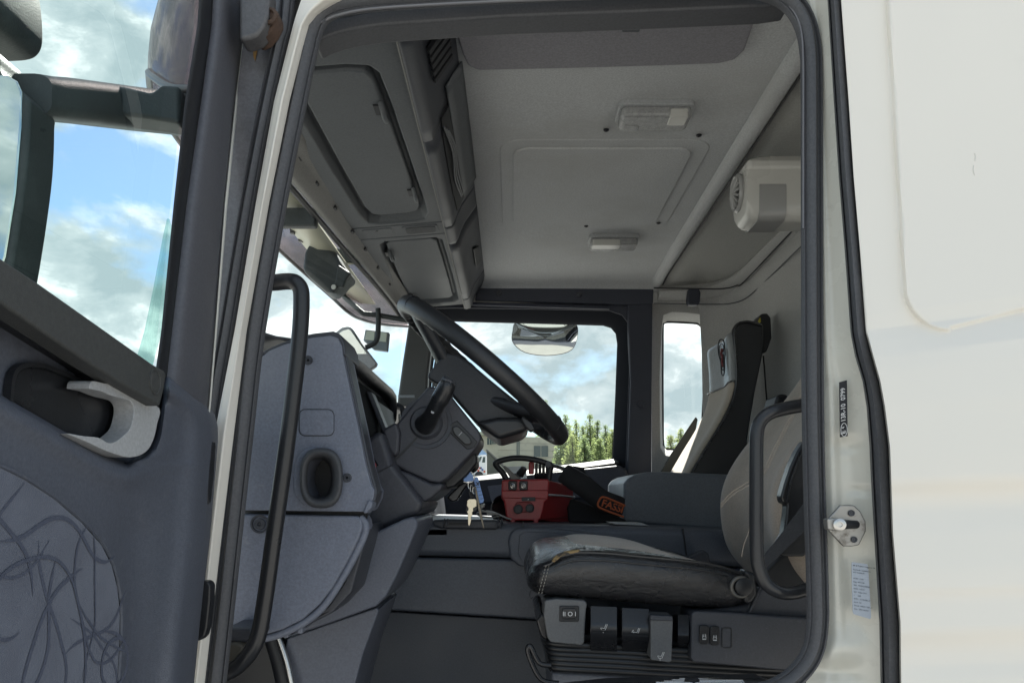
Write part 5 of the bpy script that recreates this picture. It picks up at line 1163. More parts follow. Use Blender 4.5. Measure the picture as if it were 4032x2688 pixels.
# backrest
T_bk = [(2260, 2945), (2240, 2925), (2174, 2867), (2120, 2848), (2067, 2837), (2014, 2832), (1953, 2833), (1900, 2846), (1851, 2867), (1790, 2905), (1734, 2949), (1660, 3012), (1586, 3080), (1520, 3128), (1463, 3165), (1380, 3195), (1330, 3210), (1250, 3225), (1200, 3238), (1180, 3250)]
rows = []
for py, px in [(q[0], q[1]) for q in T_bk]:
    xf = (px - CX) * 1.95 / F; z = (HY - py) * 1.95 / F; ws = .25 if py > 1500 else .25 - .08 * min(1, (1500 - py) / 350.0)
    th = .13 if py > 1500 else .09
    ring_ = []
    for dx, u in ((th, -.97), (th * .5, -1.0), (.04, -.985), (.012, -.93), (0, -.80), (.006, -.62), (.022, -.45), (.028, -.2), (.030, 0), (.028, .2), (.022, .45), (.006, .62), (0, .8), (.012, .93), (.04, .985), (th * .5, 1), (th, .97), (th + .01, 0)):
        ring_.append(W(xf + dx, 1.75 + u * ws, z))
    rows.append(ring_)
obj('backrest', loft_me(rows, True, True), suede, ds_, 'tan fabric backrest', sub=2)
for seam in ([(2838, 1985), (2880, 1938), (2940, 1900), (3000, 1860), (3050, 1760), (3110, 1640), (3165, 1530)], [(2838, 1996), (2882, 1950), (2942, 1912), (3004, 1872), (3056, 1770), (3116, 1650), (3168, 1545)], [(2920, 2190), (2930, 2140), (2960, 2060), (2975, 1980)]):
    tube('backrest_seam', [P(x, y, 1.497 + .02 * max(0, (2870 - x) / 40.0)) for x, y in seam], .0009, suede, ds_, 6, 4)
plate('side_bolster', [(3166, 1735), (3140, 1775), (3112, 1836), (3090, 1900), (3075, 1955), (3082, 1980), (3100, 1984), (3096, 2030), (3086, 2100), (3060, 2150), (3075, 2190), (3170, 2190), (3260, 2000), (3260, 1735)], 1.478, .03, leather_smooth, ds_, .008, 4)
tube('bolster_piping', [P(x, y, 1.474) for x, y in ((3166, 1762), (3135, 1835), (3112, 1905), (3100, 1975))], .0020, leather, ds_, 6, 4)
plate('belt_strap', [(2960, 2232), (3000, 2196), (3085, 2090), (3169, 1975), (3230, 1900), (3230, 2030), (3171, 2087), (3050, 2205), (3010, 2242)], 1.44, .003, mat('belt_webbing', (.045, .048, .055), .75, bump=.5, bscale=900), ds_, .001)
plate('recline_shell', [(2990, 2260), (3060, 2190), (3170, 2120), (3300, 2100), (3300, 2500), (3000, 2470), (2975, 2380)], 1.53, .05, plastic_black, ds_, .01)
tube('recliner_ring', [P(2916 + 36 * math.cos(a), 2310 + 38 * math.sin(a), 1.468) for a in [2 * math.pi * i / 20 for i in range(20)]], .0040, mat('dull_dark_steel', (.15, .145, .135), .45, metal=.6), ds_, 8, 1, True)
lathe('recliner_knob', P(2924, 2306, 1.475), (0, -1, 0), [(0, .018), (.012, .017), (.014, .012), (.014, .0001)], plastic_black, ds_, 18)
plate('cushion_end', [(2930, 2240), (2975, 2255), (2985, 2340), (2965, 2372), (2935, 2380), (2925, 2330), (2938, 2290)], 1.485, .04, leather_smooth, ds_, .012)
# controls under the cushion
sb = group_part('seat_controls', truck, 'seat control block, levers and bellows under the driver cushion')
ctl = mat('control_grey_plastic', (.12, .124, .13), .42, bump=.2, bscale=700)
plate('switch_block', [(2145, 2362), (2190, 2356), (2300, 2362), (2312, 2374), (2308, 2400), (2300, 2530), (2290, 2540), (2170, 2528), (2155, 2510), (2140, 2420)], 1.50, .08, ctl, sb, .008, 4)
plate('switch_frame', rrect(2203, 2384, 2280, 2446, 6), 1.4965, .006, plastic_black, sb, .002)
plate('rocker_switch', rrect(2214, 2394, 2270, 2436, 9), 1.492, .008, plastic_gloss, sb, .002)
text('switch_mark', 'II O I', P(2242, 2424, 1.4912), (1, 0, 0), (0, 0, 1), .0125, ink_white, sb, align='CENTER')
def lever(name, pts, Y, m, mark=None):
    plate(name, pts, Y, .06, m, sb, .006, 4)
rows = []
def lever_loft(x0, x1, y0, y1, Yf, m, split):
    rows = []
    for py, dY in ((y0, .02), (y0 + .35 * (y1 - y0), .004), (y0 + split * (y1 - y0), 0), (y0 + (split + .03) * (y1 - y0), .001), (y0 + .8 * (y1 - y0), .012), (y1, .030)):
        rows.append([P(x, py + (x - x0) * .04, Yf + dY) for x in (x0, x0 + 4, (x0 + x1) / 2, x1 - 4, x1)])
    return obj('lever', loft_me(rows), m, sb, solid=.006, bev=.002)
lever_loft(2324, 2430, 2384, 2556, 1.488, plastic_gloss, .56)
lever_loft(2448, 2556, 2392, 2556, 1.488, plastic_gloss, .62)
lever_loft(2668, 2712, 2420, 2545, 1.50, plastic_gloss, .62)
plate('lever_handle', [(2562, 2420), (2648, 2424), (2650, 2440), (2644, 2602), (2634, 2606), (2566, 2596), (2562, 2590)], 1.475, .05, ctl, sb, .005, 4)
plate('lever_top', [(2562, 2420), (2648, 2424), (2650, 2444), (2560, 2440)], 1.471, .02, plastic_dark, sb, .002)
def seat_icon(x, y, Y, extra):
    m = ink_white; o = lambda a, b: P(x + a, y + b, Y)
    t = .00055
    tube('pictogram', [o(-13, 0), o(-9, 9), o(5, 9), o(14, -14)], t, m, sb, 5, 1); tube('pictogram', [o(9, -15), o(2, 2), o(-12, 0)], t, m, sb, 5, 1)
    if extra == 'down': tube('pictogram', [o(-3, 9), o(-3, 20)], t, m, sb, 5, 1)
    if extra == 'tilt': tube('pictogram', [o(-18, 2), o(-12, -8)], t, m, sb, 5, 1)
seat_icon(2378, 2470, 1.486, 'down'); seat_icon(2506, 2486, 1.486, 'tilt'); seat_icon(2602, 2580, 1.473, 'down')
plate('side_panel', [(2722, 2414), (2740, 2404), (2900, 2410), (3000, 2420), (3300, 2440), (3300, 2660), (3100, 2640), (2730, 2606), (2720, 2590)], 1.495, .10, plastic_dark, sb, .012, 4)
plate('panel_shelf', [(2720, 2408), (2940, 2380), (3000, 2310), (3040, 2300), (3200, 2330), (3300, 2440), (2760, 2440)], 1.52, .08, plastic_dark, sb, .008)
plate('panel_rib', [(2938, 2430), (2990, 2310), (3000, 2312), (2950, 2436)], 1.512, .02, plastic_dark, sb, .003)
for i, x in enumerate((2755, 2797)):
    plate('heater_switch', rrect(x, 2460 + 4 * i, x + 37, 2535 + 4 * i, 10), 1.4885, .01, plastic_gloss, sb, .002)
    o = lambda a, b: P(x + 18 + a, 2503 + 4 * i + b, 1.4878)
    tube('pictogram', [o(-7, 8), o(-5, -8), o(5, -8), o(7, 8)], .0006, ink_white, sb, 5, 1, True); tube('pictogram', [o(-7, 12), o(7, 12)], .0009, ink_white, sb, 5, 1)
    tube('pictogram', [o(-3, 3), o(-3, -3), o(3, -3), o(3, 3)], .0005, ink_white, sb, 5, 1)
sweep('blank_switch', [P(x, y, 1.4945) for x, y in rrect(2843, 2470, 2880, 2548, 8)], [(-.0008, -.001), (-.0008, .0012), (.0008, .0012), (.0008, -.001)], plastic_black, sb, closed=True, res=1)
for k in range(6):
    y0 = 2520 + k * 19
    tube('bellows_fold', [P(2140 + 6 * k, y0 - 16, 1.62), P(2152 + 5 * k, y0 + 2, 1.55), P(2200, y0 + 14, 1.53), P(2400, y0 + 24, 1.525), P(2700, y0 + 40, 1.525), P(3000, y0 + 56, 1.525), P(3200, y0 + 62, 1.53)], .0075, mat('bellows_rubber', (.014, .015, .017), .33), sb, 10, 4)
plate('bellows_core', [(2150, 2480), (3200, 2560), (3200, 2720), (2160, 2650)], 1.56, .38, rubber_black, sb, .01)
plate('front_lip', [(2110, 2440), (2130, 2415), (2150, 2420), (2158, 2500), (2150, 2525), (2128, 2500)], 1.53, .3, plastic_gloss, sb, .01)
plate('base_plate', [(2170, 2640), (3200, 2700), (3200, 2900), (2190, 2900)], 1.54, .4, side_d, sb, .008)
tube('adjust_bar', [P(x, y, 1.50) for x, y in ((2170, 2618), (2130, 2612), (2112, 2590), (2092, 2548), (2082, 2542), (2078, 2560), (2092, 2604), (2120, 2660), (2150, 2682), (2200, 2688))], .0052, plastic_gloss, sb, 10, 5)

# ------------------------------------------------------------------ passenger seat
ps = group_part('passenger_seat', truck, 'passenger seat with black leather side, grey headrest and tan fabric')
side_pts = [(2883, 1312), (2888, 1292), (2900, 1272), (2916, 1262), (2944, 1258), (2985, 1264), (3008, 1276), (3008, 1330), (3004, 1399), (2996, 1438), (2974, 1545), (2950, 1690), (2944, 1734), (2960, 1840), (3000, 1900), (2700, 1900), (2724, 1851), (2790, 1738), (2826, 1683), (2868, 1605), (2888, 1555), (2897, 1494), (2892, 1400)]
plate('side', side_pts, 2.62, .03, leather_smooth, ps, .010, 4, 'black leather side')
# front surface: grid between near edge and far edge
near = [(1300, 2884), (1400, 2893), (1494, 2897), (1555, 2888), (1605, 2868), (1683, 2826), (1738, 2790), (1851, 2724), (1900, 2696)]
def front_rows(y0, y1, off=0.0, n=10):
    rows = []
    for i in range(n + 1):
        py = y0 + (y1 - y0) * i / n; x = (lerp(near, py) - CX) * 2.625 / F; z = (HY - py) * 2.625 / F
        rows.append([W(x + dx - off, Y, z) for Y, dx in ((2.625, .002), (2.632, -.008), (2.65, -.014), (2.70, -.006), (2.75, .002), (2.80, .002), (2.88, -.004), (2.95, -.008), (2.975, .004), (2.98, .05))])
    return rows
grey_leather = leather_mat('silvery_grey_leather', (.16, .165, .165), .42, .8)
rows = front_rows(1310, 1500)
t0 = [q + Vector((.05, .01, .012)) for q in rows[0]]; t1 = [q + Vector((.02, .0, .010)) for q in rows[0]]
obj('headrest_face', loft_me([t0, t1] + rows), grey_leather, ps, 'silvery leather headrest face with embroidered crest', sub=1, solid=.004)
sun_tan = mat('passenger_tan_fabric', (.42, .36, .29), .95, bump=.3, bscale=1300, var=.08, vscale=10, sheen=.4, bump2=.25, b2scale=9)
obj('backrest_face', loft_me(front_rows(1500, 1900, .002)), sun_tan, ps, 'tan fabric backrest face', sub=1, solid=.004)
tube('face_seam', [q + Vector((-.004, 0, 0)) for q in front_rows(1500, 1500, .001, 1)[0][1:-1]], .003, leather_smooth, ps, 6, 3)
tube('side_piping', [P(x, y, 2.612) for x, y in ((2700, 1890), (2730, 1851), (2796, 1738), (2832, 1683), (2874, 1605), (2894, 1555), (2903, 1494), (2899, 1400), (2893, 1312), (2902, 1284), (2922, 1270), (2950, 1268), (3000, 1282))], .0035, leather, ps, 6, 4)
# crest on the headrest: shield outline, dark field, red figure
def hr(u, v, off):
    py = 1310 + 190 * v; x = (lerp(near, py) - CX) * 2.625 / F - .012 - off; return W(x + .008 * u, 2.655 + .14 * u, (HY - py) * 2.625 / F)
crest_red = mat('embroidered_red', (.16, .035, .04), .8, bump=.6, bscale=900); crest_dk = mat('embroidered_charcoal', (.03, .03, .035), .8)
tube('crest', [hr(a, b, .008) for a, b in ((.12, .12), (.5, .02), (.78, .10), (.80, .30), (.66, .48), (.62, .72), (.42, .80), (.25, .70), (.22, .5), (.10, .36))], .0022, crest_dk, ps, 6, 4, True)
tube('crest', [hr(a, b, .008) for a, b in ((.20, .20), (.48, .12), (.70, .20), (.60, .42), (.55, .62), (.42, .70), (.32, .60), (.30, .44))], .0016, crest_dk, ps, 6, 4, True)
tube('crest_figure', [hr(a, b, .007) for a, b in ((.40, .24), (.52, .32), (.42, .40), (.50, .50), (.42, .60))], .005, crest_red, ps, 6, 4)
plate('belt_webbing', [(2600, 1860), (2640, 1790), (2716, 1675), (2740, 1640), (2748, 1650), (2735, 1720), (2715, 1810), (2690, 1860)], 3.05, .01, mat('dark_belt', (.04, .047, .047), .6), ps, .003)
plate('headrest_bracket', [(2985, 1262), (2998, 1234), (3022, 1232), (3036, 1250), (3040, 1330), (3020, 1384), (3002, 1390)], 2.70, .08, plastic_black, ps, .006)
plate('yellow_tag', [(2986, 1262), (2994, 1250), (2996, 1268), (2988, 1272)], 2.698, .004, mat('yellow_tag', (.55, .48, .05), .5), ps, 0)
tube('belt_line', [P(3006, 1400, 2.75), P(3018, 1560, 2.75), P(3030, 1700, 2.75)], .003, rubber_black, ps, 6, 2)
plate('armrest', [(3060, 1555), (3085, 1548), (3108, 1556), (3060, 1640), (3030, 1660)], 2.2, .1, plastic_black, ps, .008)
# ------------------------------------------------------------------ red radio remote lying on the tunnel
YR = 2.20
rm = top('remote_control', 'red crane remote control box with black carrying bail on the tunnel', 'remote control', tuple(P(2110, 2056, YR + .06)))
red = mat('red_housing', (.34, .020, .024), .38, bump=.2, bscale=500, var=.15, vscale=14, dirt=(.20, .014, .016), dscale=9, coat=.1)
red_dk = mat('red_housing_side', (.30, .022, .024), .45, bump=.2, bscale=500, var=.15)
plate('body', [(1976, 1888), (2160, 1884), (2164, 1896), (2158, 1968), (2146, 1976), (2140, 2010), (2130, 2042), (2118, 2050), (2010, 2048), (1994, 2036), (1984, 1972), (1974, 1962), (1974, 1930)], YR, .05, red, rm, .006, 4)
plate('body_front', [(1976, 1930), (2160, 1928), (2158, 1964), (1976, 1960)], YR - .006, .01, red, rm, .003)
prism('body_side', [P(2150, 1890, YR + .01), P(2160, 1888, YR + .02), P(2258, 1915, YR + .17), P(2258, 1990, YR + .17), P(2240, 2036, YR + .16), P(2130, 2046, YR + .01)], (-.02, .02, 0), red_dk, rm, .004)
prism('body_rear', [P(1990, 1890, YR + .06), P(2150, 1888, YR + .06), P(2250, 1908, YR + .18), P(2090, 1906, YR + .18)], (0, 0, -.12), red_dk, rm, .004)
tube('side_rail', [P(2162, 1947, YR + .005), P(2205, 1950, YR + .08), P(2262, 1956, YR + .17)], .003, handle_grey, rm, 8, 2)
for x in (2018, 2061):
    plate('button_frame', rrect(x - 16, 1892, x + 17, 1929, 6), YR - .012, .014, plastic_black, rm, .003)
    lathe('button', P(x, 1911, YR - .012), (0, -1, 0), [(0, .0072), (.003, .007), (.0035, .005), (.002, .003), (.003, .0001)], chrome, rm, 16)
plate('badge', rrect(2054, 1956, 2108, 1972, 2), YR - .0075, .004, ink_black, rm, .0005)
text('badge_mark', 'A', P(2080, 1968, YR - .0083), (1, 0, 0), (0, 0, 1), .006, ink_white, rm, .0001, 'CENTER')
plate('socket_recess', [(2022, 1994), (2034, 1976), (2060, 1974), (2090, 1976), (2102, 1988), (2102, 2008), (2090, 2014), (2050, 2018), (2030, 2012)], YR - .004, .006, mat('red_shadow_recess', (.22, .014, .016), .5), rm, .003)
for x, y, r in ((2040, 2004, .0135), (2086, 2000, .0125)):
    lathe('socket_cap', P(x, y, YR - .004), (0, -1, 0), [(0, r), (.008, r), (.009, r * .8), (.009, .0001)], rubber_black, rm, 18)
    for k in range(5): box('cap_rib', P(x - 8 + 4 * k, y, YR - .0135), (.0012, .002, r * 1.2), plastic_dark, rm, 0)
for x in (2020, 2110): box('foot', P(x, 2050, YR + .01), (.014, .02, .010), red, rm, .002)
# carrying bail
tube('bail', [P(x, y, Y) for x, y, Y in ((1995, 1890, YR + .02), (1980, 1862, YR + .02), (1952, 1828, YR + .02), (1962, 1816, YR + .02), (2010, 1804, YR + .02), (2060, 1803, YR + .02), (2110, 1810, YR + .02), (2150, 1822, YR + .02), (2170, 1832, YR + .02), (2166, 1850, YR + .02), (2160, 1890, YR + .02))], .0085, plastic_black, rm, 10, 5)
lathe('bail_pivot', P(2158, 1828, YR + .0), (0, -1, 0), [(0, .0085), (.006, .008), (.006, .0001)], plastic_dark, rm, 14)
panel_pale = mat('remote_face_plate', (.42, .45, .46), .22, metal=.3)
prism('face_plate', [P(1986, 1836, YR + .03), P(2070, 1832, YR + .14), P(2076, 1882, YR + .12), P(2045, 1886, YR + .03)], (0, .004, -.006), panel_pale, rm, .002)
prism('plate_edge', [P(1978, 1834, YR + .018), P(1990, 1832, YR + .022), P(2050, 1886, YR + .018), P(2014, 1888, YR + .018)], (0, .01, 0), mat('face_edge_grey', (.20, .195, .18), .4), rm, .002)
lathe('selector_knob', P(2055, 1856, YR + .06), (.5, -.4, .75), [(-.012, .012), (.012, .0105), (.014, .008), (.014, .0001)], plastic_black, rm, 18)
box('red_lever', P(2092, 1842, YR + .05), (.016, .02, .036), red, rm, .004)
for k in range(4):
    box('joystick', P(2112 + 14 * k, 1846 + k, YR + .06), (.0085, .016, .034), plastic_black, rm, .003)
    lathe('joystick_boot', P(2112 + 14 * k, 1876, YR + .06), (0, 0, 1), [(-.012, .009), (-.006, .006), (-.002, .008), (.004, .005), (.010, .006), (.012, .004)], rubber_black, rm, 10)
tube('shiny_rail', [P(2172, 1830, YR + .05), P(2240, 1850, YR + .12)], .006, chrome, rm, 8, 1)
# padded strap with embroidered letters
strap = top('carrying_strap', 'black padded strap with orange embroidered letters beside the red remote', 'strap', tuple(P(2390, 2056, YR + .02)))
strap_m = mat('black_neoprene', (.013, .013, .015), .85, bump=.4, bscale=900)
rows = []
for (x0, y0, x1, y1, Y) in ((2232, 1832, 2196, 1886, YR + .02), (2250, 1828, 2205, 1902, YR - .0), (2300, 1858, 2262, 1938, YR - .01), (2350, 1900, 2318, 1978, YR - .015), (2382, 1930, 2348, 2006, YR - .02), (2420, 1944, 2390, 2026, YR - .02), (2466, 1958, 2452, 2042, YR - .015)):
    rows.append([P(x0, y0, Y + .012), P(x0 * .75 + x1 * .25, y0 * .75 + y1 * .25, Y - .002), P((x0 + x1) / 2, (y0 + y1) / 2, Y - .006), P(x0 * .25 + x1 * .75, y0 * .25 + y1 * .75, Y - .002), P(x1, y1, Y + .012)])
obj('padding', loft_me(rows), strap_m, strap, solid=.012, sub=1)
plate('strap_back', [(2255, 1832), (2300, 1840), (2308, 1862), (2300, 1880), (2270, 1850)], YR + .05, .01, strap_m, strap, .003)
plate('strap_tail', [(2250, 1960), (2330, 1990), (2470, 2046), (2460, 2060), (2240, 2058), (2235, 2000)], YR + .06, .03, strap_m, strap, .008)
orange = mat('orange_embroidery', (.42, .10, .035), .8, bump=.5, bscale=900)
ax_ = (P(2454, 2000, YR - .026) - P(2372, 1972, YR - .034)); ay_ = (P(2378, 1952, YR - .034) - P(2366, 1990, YR - .034))
text('lettering', 'FASSI', P(2366, 1990, YR - .032), ax_, ay_, .0285, orange, strap, .0012, bold=.0006)
tube('letter_frame', [P(x, y, YR - .031) for x, y in ((2462, 1990), (2420, 1972), (2384, 1958), (2368, 1958), (2358, 1972), (2354, 1986), (2362, 1998), (2400, 2014), (2456, 2034))], .0028, orange, strap, 6, 3)
tube('edge_stitch', [P(x, y, YR - .006) for x, y in ((2252, 1836), (2300, 1864), (2350, 1905), (2384, 1936), (2424, 1950), (2464, 1964))], .0016, plastic_dark, strap, 5, 3)

# ------------------------------------------------------------------ keys hanging from the ignition
YK = 1.72
ky = top('key_bunch', 'bunch of keys with blue plastic tag hanging from the ignition', 'keys', tuple(P(1850, 1850, YK)))
blue_tag = mat('blue_tag_plastic', (.20, .34, .66), .4, var=.05); brass = mat('nickel_key', (.62, .55, .42), .30, metal=.9, var=.15, vscale=60)
tube('split_ring', [P(1845 + 23 * math.cos(a), 1878 + 22 * math.sin(a), YK) for a in [2 * math.pi * i / 20 for i in range(20)]], .0012, chrome, ky, 6, 1, True)
tube('tag_loop', [P(1838, 1835, YK), P(1842, 1856, YK - .002), P(1846, 1862, YK - .002), P(1852, 1850, YK), P(1853, 1828, YK)], .0022, blue_tag, ky, 6, 4)
plate('tag_head', [(1824, 1884), (1836, 1876), (1842, 1858), (1852, 1858), (1862, 1872), (1866, 1888), (1860, 1894), (1834, 1896), (1824, 1892)], YK - .006, .005, blue_tag, ky, .0015)
plate('tag', [(1864, 1884), (1874, 1876), (1882, 1880), (1906, 1968), (1902, 1978), (1882, 1982), (1868, 1940)], YK + .006, .004, blue_tag, ky, .001)
text('tag_lettering', 'KYLBIL', P(1886, 1897, YK - .0005 + .004), (-1, 0, -.02), (-.05, 0, -1), .011, ink_black, ky, .0001, bold=.0003)
for k in range(4): tube('tag_line', [P(1876 + 5 * k, 1918 + 15 * k, YK + .0050), P(1890 + 5 * k, 1916 + 15 * k, YK + .0050)], .0004, ink_black, ky, 4, 1)
key1 = [(1840, 1970), (1846, 1964), (1870, 1963), (1876, 1970), (1876, 1992), (1866, 1998), (1863, 1999), (1863, 2012), (1859, 2016), (1860, 2028), (1854, 2034), (1855, 2048), (1850, 2066), (1846, 2070), (1843, 2062), (1842, 2020), (1838, 2014), (1844, 2006), (1844, 1998), (1838, 1990)]
plate('key', key1, YK - .012, .0022, brass, ky, .0006)
plate('key', [(1868, 1916), (1874, 1914), (1886, 1970), (1896, 2020), (1908, 2080), (1902, 2076), (1888, 2026), (1876, 1970)], YK + .0, .0022, mat('dark_key', (.16, .14, .11), .4, metal=.9), ky, .0006)
plate('key', [(1836, 1996), (1832, 2010), (1840, 2020), (1870, 2014), (1878, 2004), (1876, 1985), (1850, 1978)], YK - .004, .005, plastic_black, ky, .001)
for (x, y) in ((1848, 1910), (1856, 1922), (1852, 1940), (1862, 1912), (1858, 1955), (1866, 1930)):
    tube('small_ring', [P(x + 5 * math.cos(a), y + 13 * math.sin(a), YK - .006) for a in [2 * math.pi * i / 12 for i in range(12)]], .0010, chrome if (x + y) % 3 else plastic_black, ky, 5, 1, True)
plate('fob', [(1846, 1900), (1866, 1900), (1866, 1962), (1850, 1962)], YK + .003, .006, plastic_black, ky, .002)

# cable heap and cup on the tunnel front
cb = top('charging_cable', 'thin white cable heaped on the tunnel below the keys', 'cable', tuple(P(1920, 2046, 2.25)))
white_c = mat('white_cable', (.55, .55, .53), .35)
obj('cord', tube_me([P(x, y, Y) for x, y, Y in ((1880, 2000, 2.30), (1906, 1984, 2.28), (1900, 1996, 2.25), (1885, 2006, 2.22), (1905, 2010, 2.20), (1930, 2020, 2.2), (1970, 2030, 2.24), (1930, 2036, 2.26), (1890, 2030, 2.25), (1880, 2018, 2.22), (1930, 2012, 2.24), (1990, 2036, 2.2), (2012, 2042, 2.18))], .0024, 6, 5), white_c, cb)
box('plug', P(1900, 1990, 2.26), (.012, .02, .010), white_c, cb, .002)
box('plug', P(1932, 2022, 2.22), (.022, .014, .010), white_c, cb, .002)
cup = top('cup_holder_bowl', 'black open bowl beside the red remote', 'bowl', tuple(P(1985, 2046, 2.34)))
ca_ = Vector((.55, -.75, .35)).normalized()
lathe('bowl', P(1990, 2010, 2.36), ca_, [(-.03, .02), (-.02, .042), (0, .050), (.004, .051), (.004, .048), (0, .046), (-.018, .036), (-.026, .002)], plastic_black, cup, 28)

# ------------------------------------------------------------------ outside: building, vehicles, trees
bd = top('concrete_building', 'pale concrete building with dark windows seen through the passenger window', 'building', (-2.0, 75.0, ground_z(0, 75)))
conc = mat('pale_concrete', (.44, .42, .33), .9, bump=.3, bscale=8, var=.15, vscale=.5, dirt=(.30, .29, .24), dscale=.8)
win_m = mat('dark_window_pane', (.05, .075, .07), .15)
YB = 75.0
plate('wall', [(1790, 1712), (2194, 1722), (2194, 1960), (1790, 1960)], YB, 9, conc, bd, 0)
plate('eave', [(1780, 1698), (2060, 1700), (2064, 1712), (1780, 1712)], YB - .5, 10, mat('roof_felt', (.38, .40, .30), .9), bd, 0)
for (a, b, c, d) in ((1918, 1720, 1936, 1752), (1938, 1720, 1952, 1750), (2034, 1735, 2046, 1800), (2102, 1752, 2158, 1800)):
    f_ = plate('window', [(a, b), (c, b), (c, d), (a, d)], YB - .06, .05, win_m, bd, 0)
    for q in ((a, b, c, b + 2), (a, d - 2, c, d)): plate('window_frame', [(q[0], q[1]), (q[2], q[1]), (q[2], q[3]), (q[0], q[3])], YB - .12, .05, conc, bd, 0)
    plate('mullion', [((a + c) / 2 - .8, b), ((a + c) / 2 + .8, b), ((a + c) / 2 + .8, d), ((a + c) / 2 - .8, d)], YB - .11, .04, conc, bd, 0)
for y in (1742, 1770, 1795): plate('panel_joint', [(1960, y), (2190, y + 4), (2190, y + 5.2), (1960, y + 1.2)], YB - .03, .02, mat('joint_shadow', (.25, .24, .2), .9), bd, 0)
gable = top('dark_shed', 'dark gabled shed end in front of the concrete building', 'shed', (-3.0, 68.0, ground_z(0, 68)))
plate('gable_wall', [(1916, 1775), (1966, 1822), (1975, 1960), (1914, 1960)], 68, 3, mat('shed_dark', (.09, .095, .08), .9), gable, 0)
plate('roof_sheet', [(1912, 1768), (1918, 1768), (1982, 1826), (1980, 1834)], 67.8, 3.6, mat('shed_roof', (.14, .14, .13), .8), gable, 0)
vn = top('distant_van', 'small white van with orange and blue markings seen beyond the keys', 'van', (-2.6, 60.0, ground_z(0, 60)))
van_w = mat('van_white', (.75, .76, .76), .4); YV = 60.0
plate('body', [(1856, 1835), (1872, 1815), (1884, 1795), (1894, 1790), (1914, 1790), (1914, 1868), (1860, 1870), (1852, 1855)], YV, 2.0, van_w, vn, .03)
plate('windscreen', [(1880, 1812), (1890, 1797), (1898, 1797), (1890, 1818)], YV - .02, .03, win_m, vn, 0)
plate('side_window', [(1898, 1820), (1902, 1798), (1911, 1798), (1910, 1820)], YV - .02, .03, win_m, vn, 0)
for (x, y, m_) in ((1886, 1838, 'o'), (1896, 1845, 'b'), (1880, 1848, 'o'), (1904, 1852, 'o'), (1890, 1838, 'b')):
    plate('marking', [(x, y), (x + 7, y), (x + 7, y + 7), (x, y + 7)], YV - .03, .03, mat('van_orange', (.6, .10, .03), .5) if m_ == 'o' else mat('van_blue', (.06, .10, .3), .5), vn, 0)
lathe('wheel', P(1886, 1872, YV - .1), (0, 1, 0), [(0, .28), (.01, .34), (.3, .34)], rubber_black, vn, 18)
tk = top('distant_truck', 'white truck with a blue roof deflector behind the small van', 'truck', (-3.2, 64.0, ground_z(0, 64)))
plate('cab', [(1846, 1790), (1872, 1790), (1876, 1800), (1876, 1840), (1866, 1862), (1846, 1862)], 64, 2.2, van_w, tk, .03)
plate('roof_deflector', [(1872, 1756), (1880, 1754), (1914, 1782), (1914, 1790), (1870, 1790)], 64, 2.0, mat('deflector_blue', (.22, .34, .52), .5), tk, .03)
plate('cab_window', [(1852, 1798), (1868, 1798), (1870, 1815), (1852, 1815)], 63.9, .08, win_m, tk, 0)

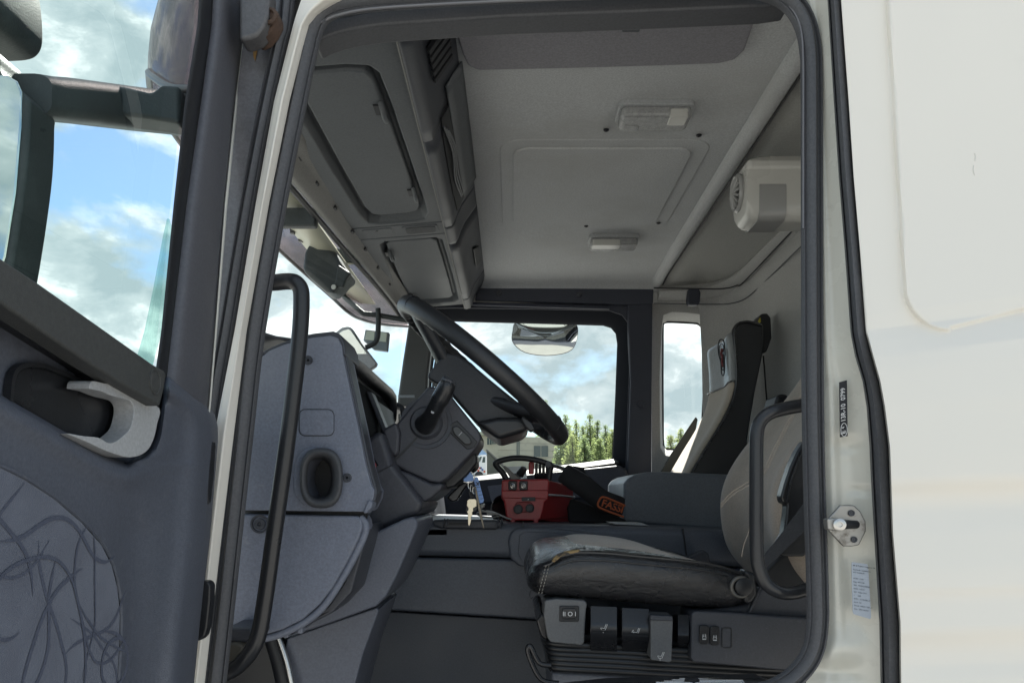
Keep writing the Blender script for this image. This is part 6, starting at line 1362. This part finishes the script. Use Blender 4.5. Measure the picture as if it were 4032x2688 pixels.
# spruces: trunk plus tiers of drooping needle sprays
def leaf_mat(name, rgb):
    m = mat(name, rgb, .9, var=.45, vscale=1.2); n, l = m.node_tree.nodes, m.node_tree.links
    tl = n.new('ShaderNodeBsdfTranslucent'); tl.inputs[0].default_value = (rgb[0] * 1.9, rgb[1] * 1.9, rgb[2] * 1.7, 1)
    mx = n.new('ShaderNodeMixShader'); mx.inputs[0].default_value = .65
    l.new(n['Principled BSDF'].outputs[0], mx.inputs[1]); l.new(tl.outputs[0], mx.inputs[2]); l.new(mx.outputs[0], n['Material Output'].inputs['Surface'])
    return m
leafs = [leaf_mat('spruce_needles_a', (.135, .17, .08)), leaf_mat('spruce_needles_b', (.11, .145, .078)), leaf_mat('spruce_needles_c', (.165, .195, .09))]
bark = mat('bark', (.07, .055, .04), .95, bump=.6, bscale=20)
def spruce(px, ptop, Y, width_px, mi, label, bare=.08):
    x = (px - CX) * Y / F; zt = CZ + (HY - ptop) * Y / F; zg = ground_z(x, Y); h = zt - zg; rw = 1.15 * width_px * Y / F
    t = top('spruce_tree', label, 'tree', (x, Y, zg), 'trees beyond the yard')
    rnd = random.Random(int(px * 7 + ptop))
    obj('trunk', tube_me([Vector((x, Y, zg - .1)), Vector((x + .05, Y, zg + h * .5)), Vector((x, Y, zt))], lambda q: .16 * (1 - q) + .01, 7, 3), bark, t)
    v, f = [], []
    ph = [rnd.uniform(0, 6.28) for _ in range(4)]; cl = [(rnd.random(), rnd.uniform(0, 6.28), rnd.uniform(.5, 1.0)) for _ in range(150)]
    for cs, ca_, cr in cl:                                   # boughs: a clump of needle sprays on each
        s = cs ** 1.25; env = rw * ((1 - s) ** .72) * (.78 + .16 * math.sin(3 * ca_ + ph[0] + 9 * s) + .14 * math.sin(23 * s + ph[1])) + .08
        L = env * cr; c0 = Vector((x + math.cos(ca_) * L, Y + math.sin(ca_) * L, zg + h * (.05 + .95 * s) - L * .22)); q = .16 + env * .30
        for _ in range(20):
            c = c0 + Vector((rnd.gauss(0, q * .55), rnd.gauss(0, q * .55), rnd.gauss(0, q * .38))); e = q * rnd.uniform(.18, .42)
            a = Vector((rnd.uniform(-1, 1), rnd.uniform(-1, 1), rnd.uniform(-.7, .4))).normalized(); b = a.cross(Vector((rnd.uniform(-1, 1), rnd.uniform(-1, 1), rnd.uniform(-1, 1)))).normalized()
            k = len(v); v += [c - a * e, c + a * e, c + b * e * .8]; f.append([k, k + 1, k + 2])
    for k2 in range(26):                                     # thin leader
        z = zt - h * .10 * rnd.random(); e = .05 + (zt - z) * .16; a = rnd.uniform(0, 6.28); k = len(v)
        v += [Vector((x, Y, z)), Vector((x + math.cos(a) * e, Y + math.sin(a) * e, z - e * .3)), Vector((x + math.cos(a + .6) * e * .7, Y + math.sin(a + .6) * e * .7, z - e * .9))]; f.append([k, k + 1, k + 2])
    o = obj('crown', mesh(v, f), leafs[mi], t, angle=180)
for (px, pt, Y, w, mi, lb) in (
    (2150, 1574, 95, 60, 1, 'tall dark spruce rising above the pale building roof'),
    (2226, 1634, 64, 43, 0, 'spruce just right of the building corner, tip near the wheel'),
    (2268, 1652, 66, 34, 2, 'pale green spruce second from the building corner'),
    (2322, 1634, 63, 40, 0, 'tallest spruce in the middle of the passenger window'),
    (2352, 1656, 68, 31, 1, 'narrow dark spruce behind the tallest one in the window'),
    (2384, 1672, 64, 37, 1, 'dark spruce close to the right edge of the passenger window'),
    (2410, 1690, 62, 34, 2, 'light green spruce partly hidden by the door pillar'),
    (2252, 1715, 58, 37, 2, 'low light green spruce in front of the taller row'),
    (2300, 1722, 59, 37, 1, 'low dark spruce in front of the tallest one'),
    (2362, 1730, 58, 34, 0, 'low spruce at the foot of the row near the pillar'),
    (2240, 1668, 70, 34, 2, 'hazy green spruce behind the second gap in the row'),
    (2296, 1678, 71, 34, 0, 'hazy spruce filling the gap left of the tallest tree'),
    (2340, 1690, 68, 34, 2, 'bright green spruce right of the tallest tree'),
    (2398, 1705, 70, 34, 0, 'spruce behind the last gap beside the door pillar'),
    (2205, 1720, 65, 31, 1, 'low spruce touching the building corner'),
    (2640, 1712, 66, 31, 2, 'small pale tree at the left in the rear side window'),
    (2680, 1690, 66, 40, 2, 'tallest tree in the small rear side window'),
    (2720, 1700, 68, 34, 0, 'tree beside the passenger belt in the rear side window')):
    spruce(px, pt, Y, w, mi, lb)
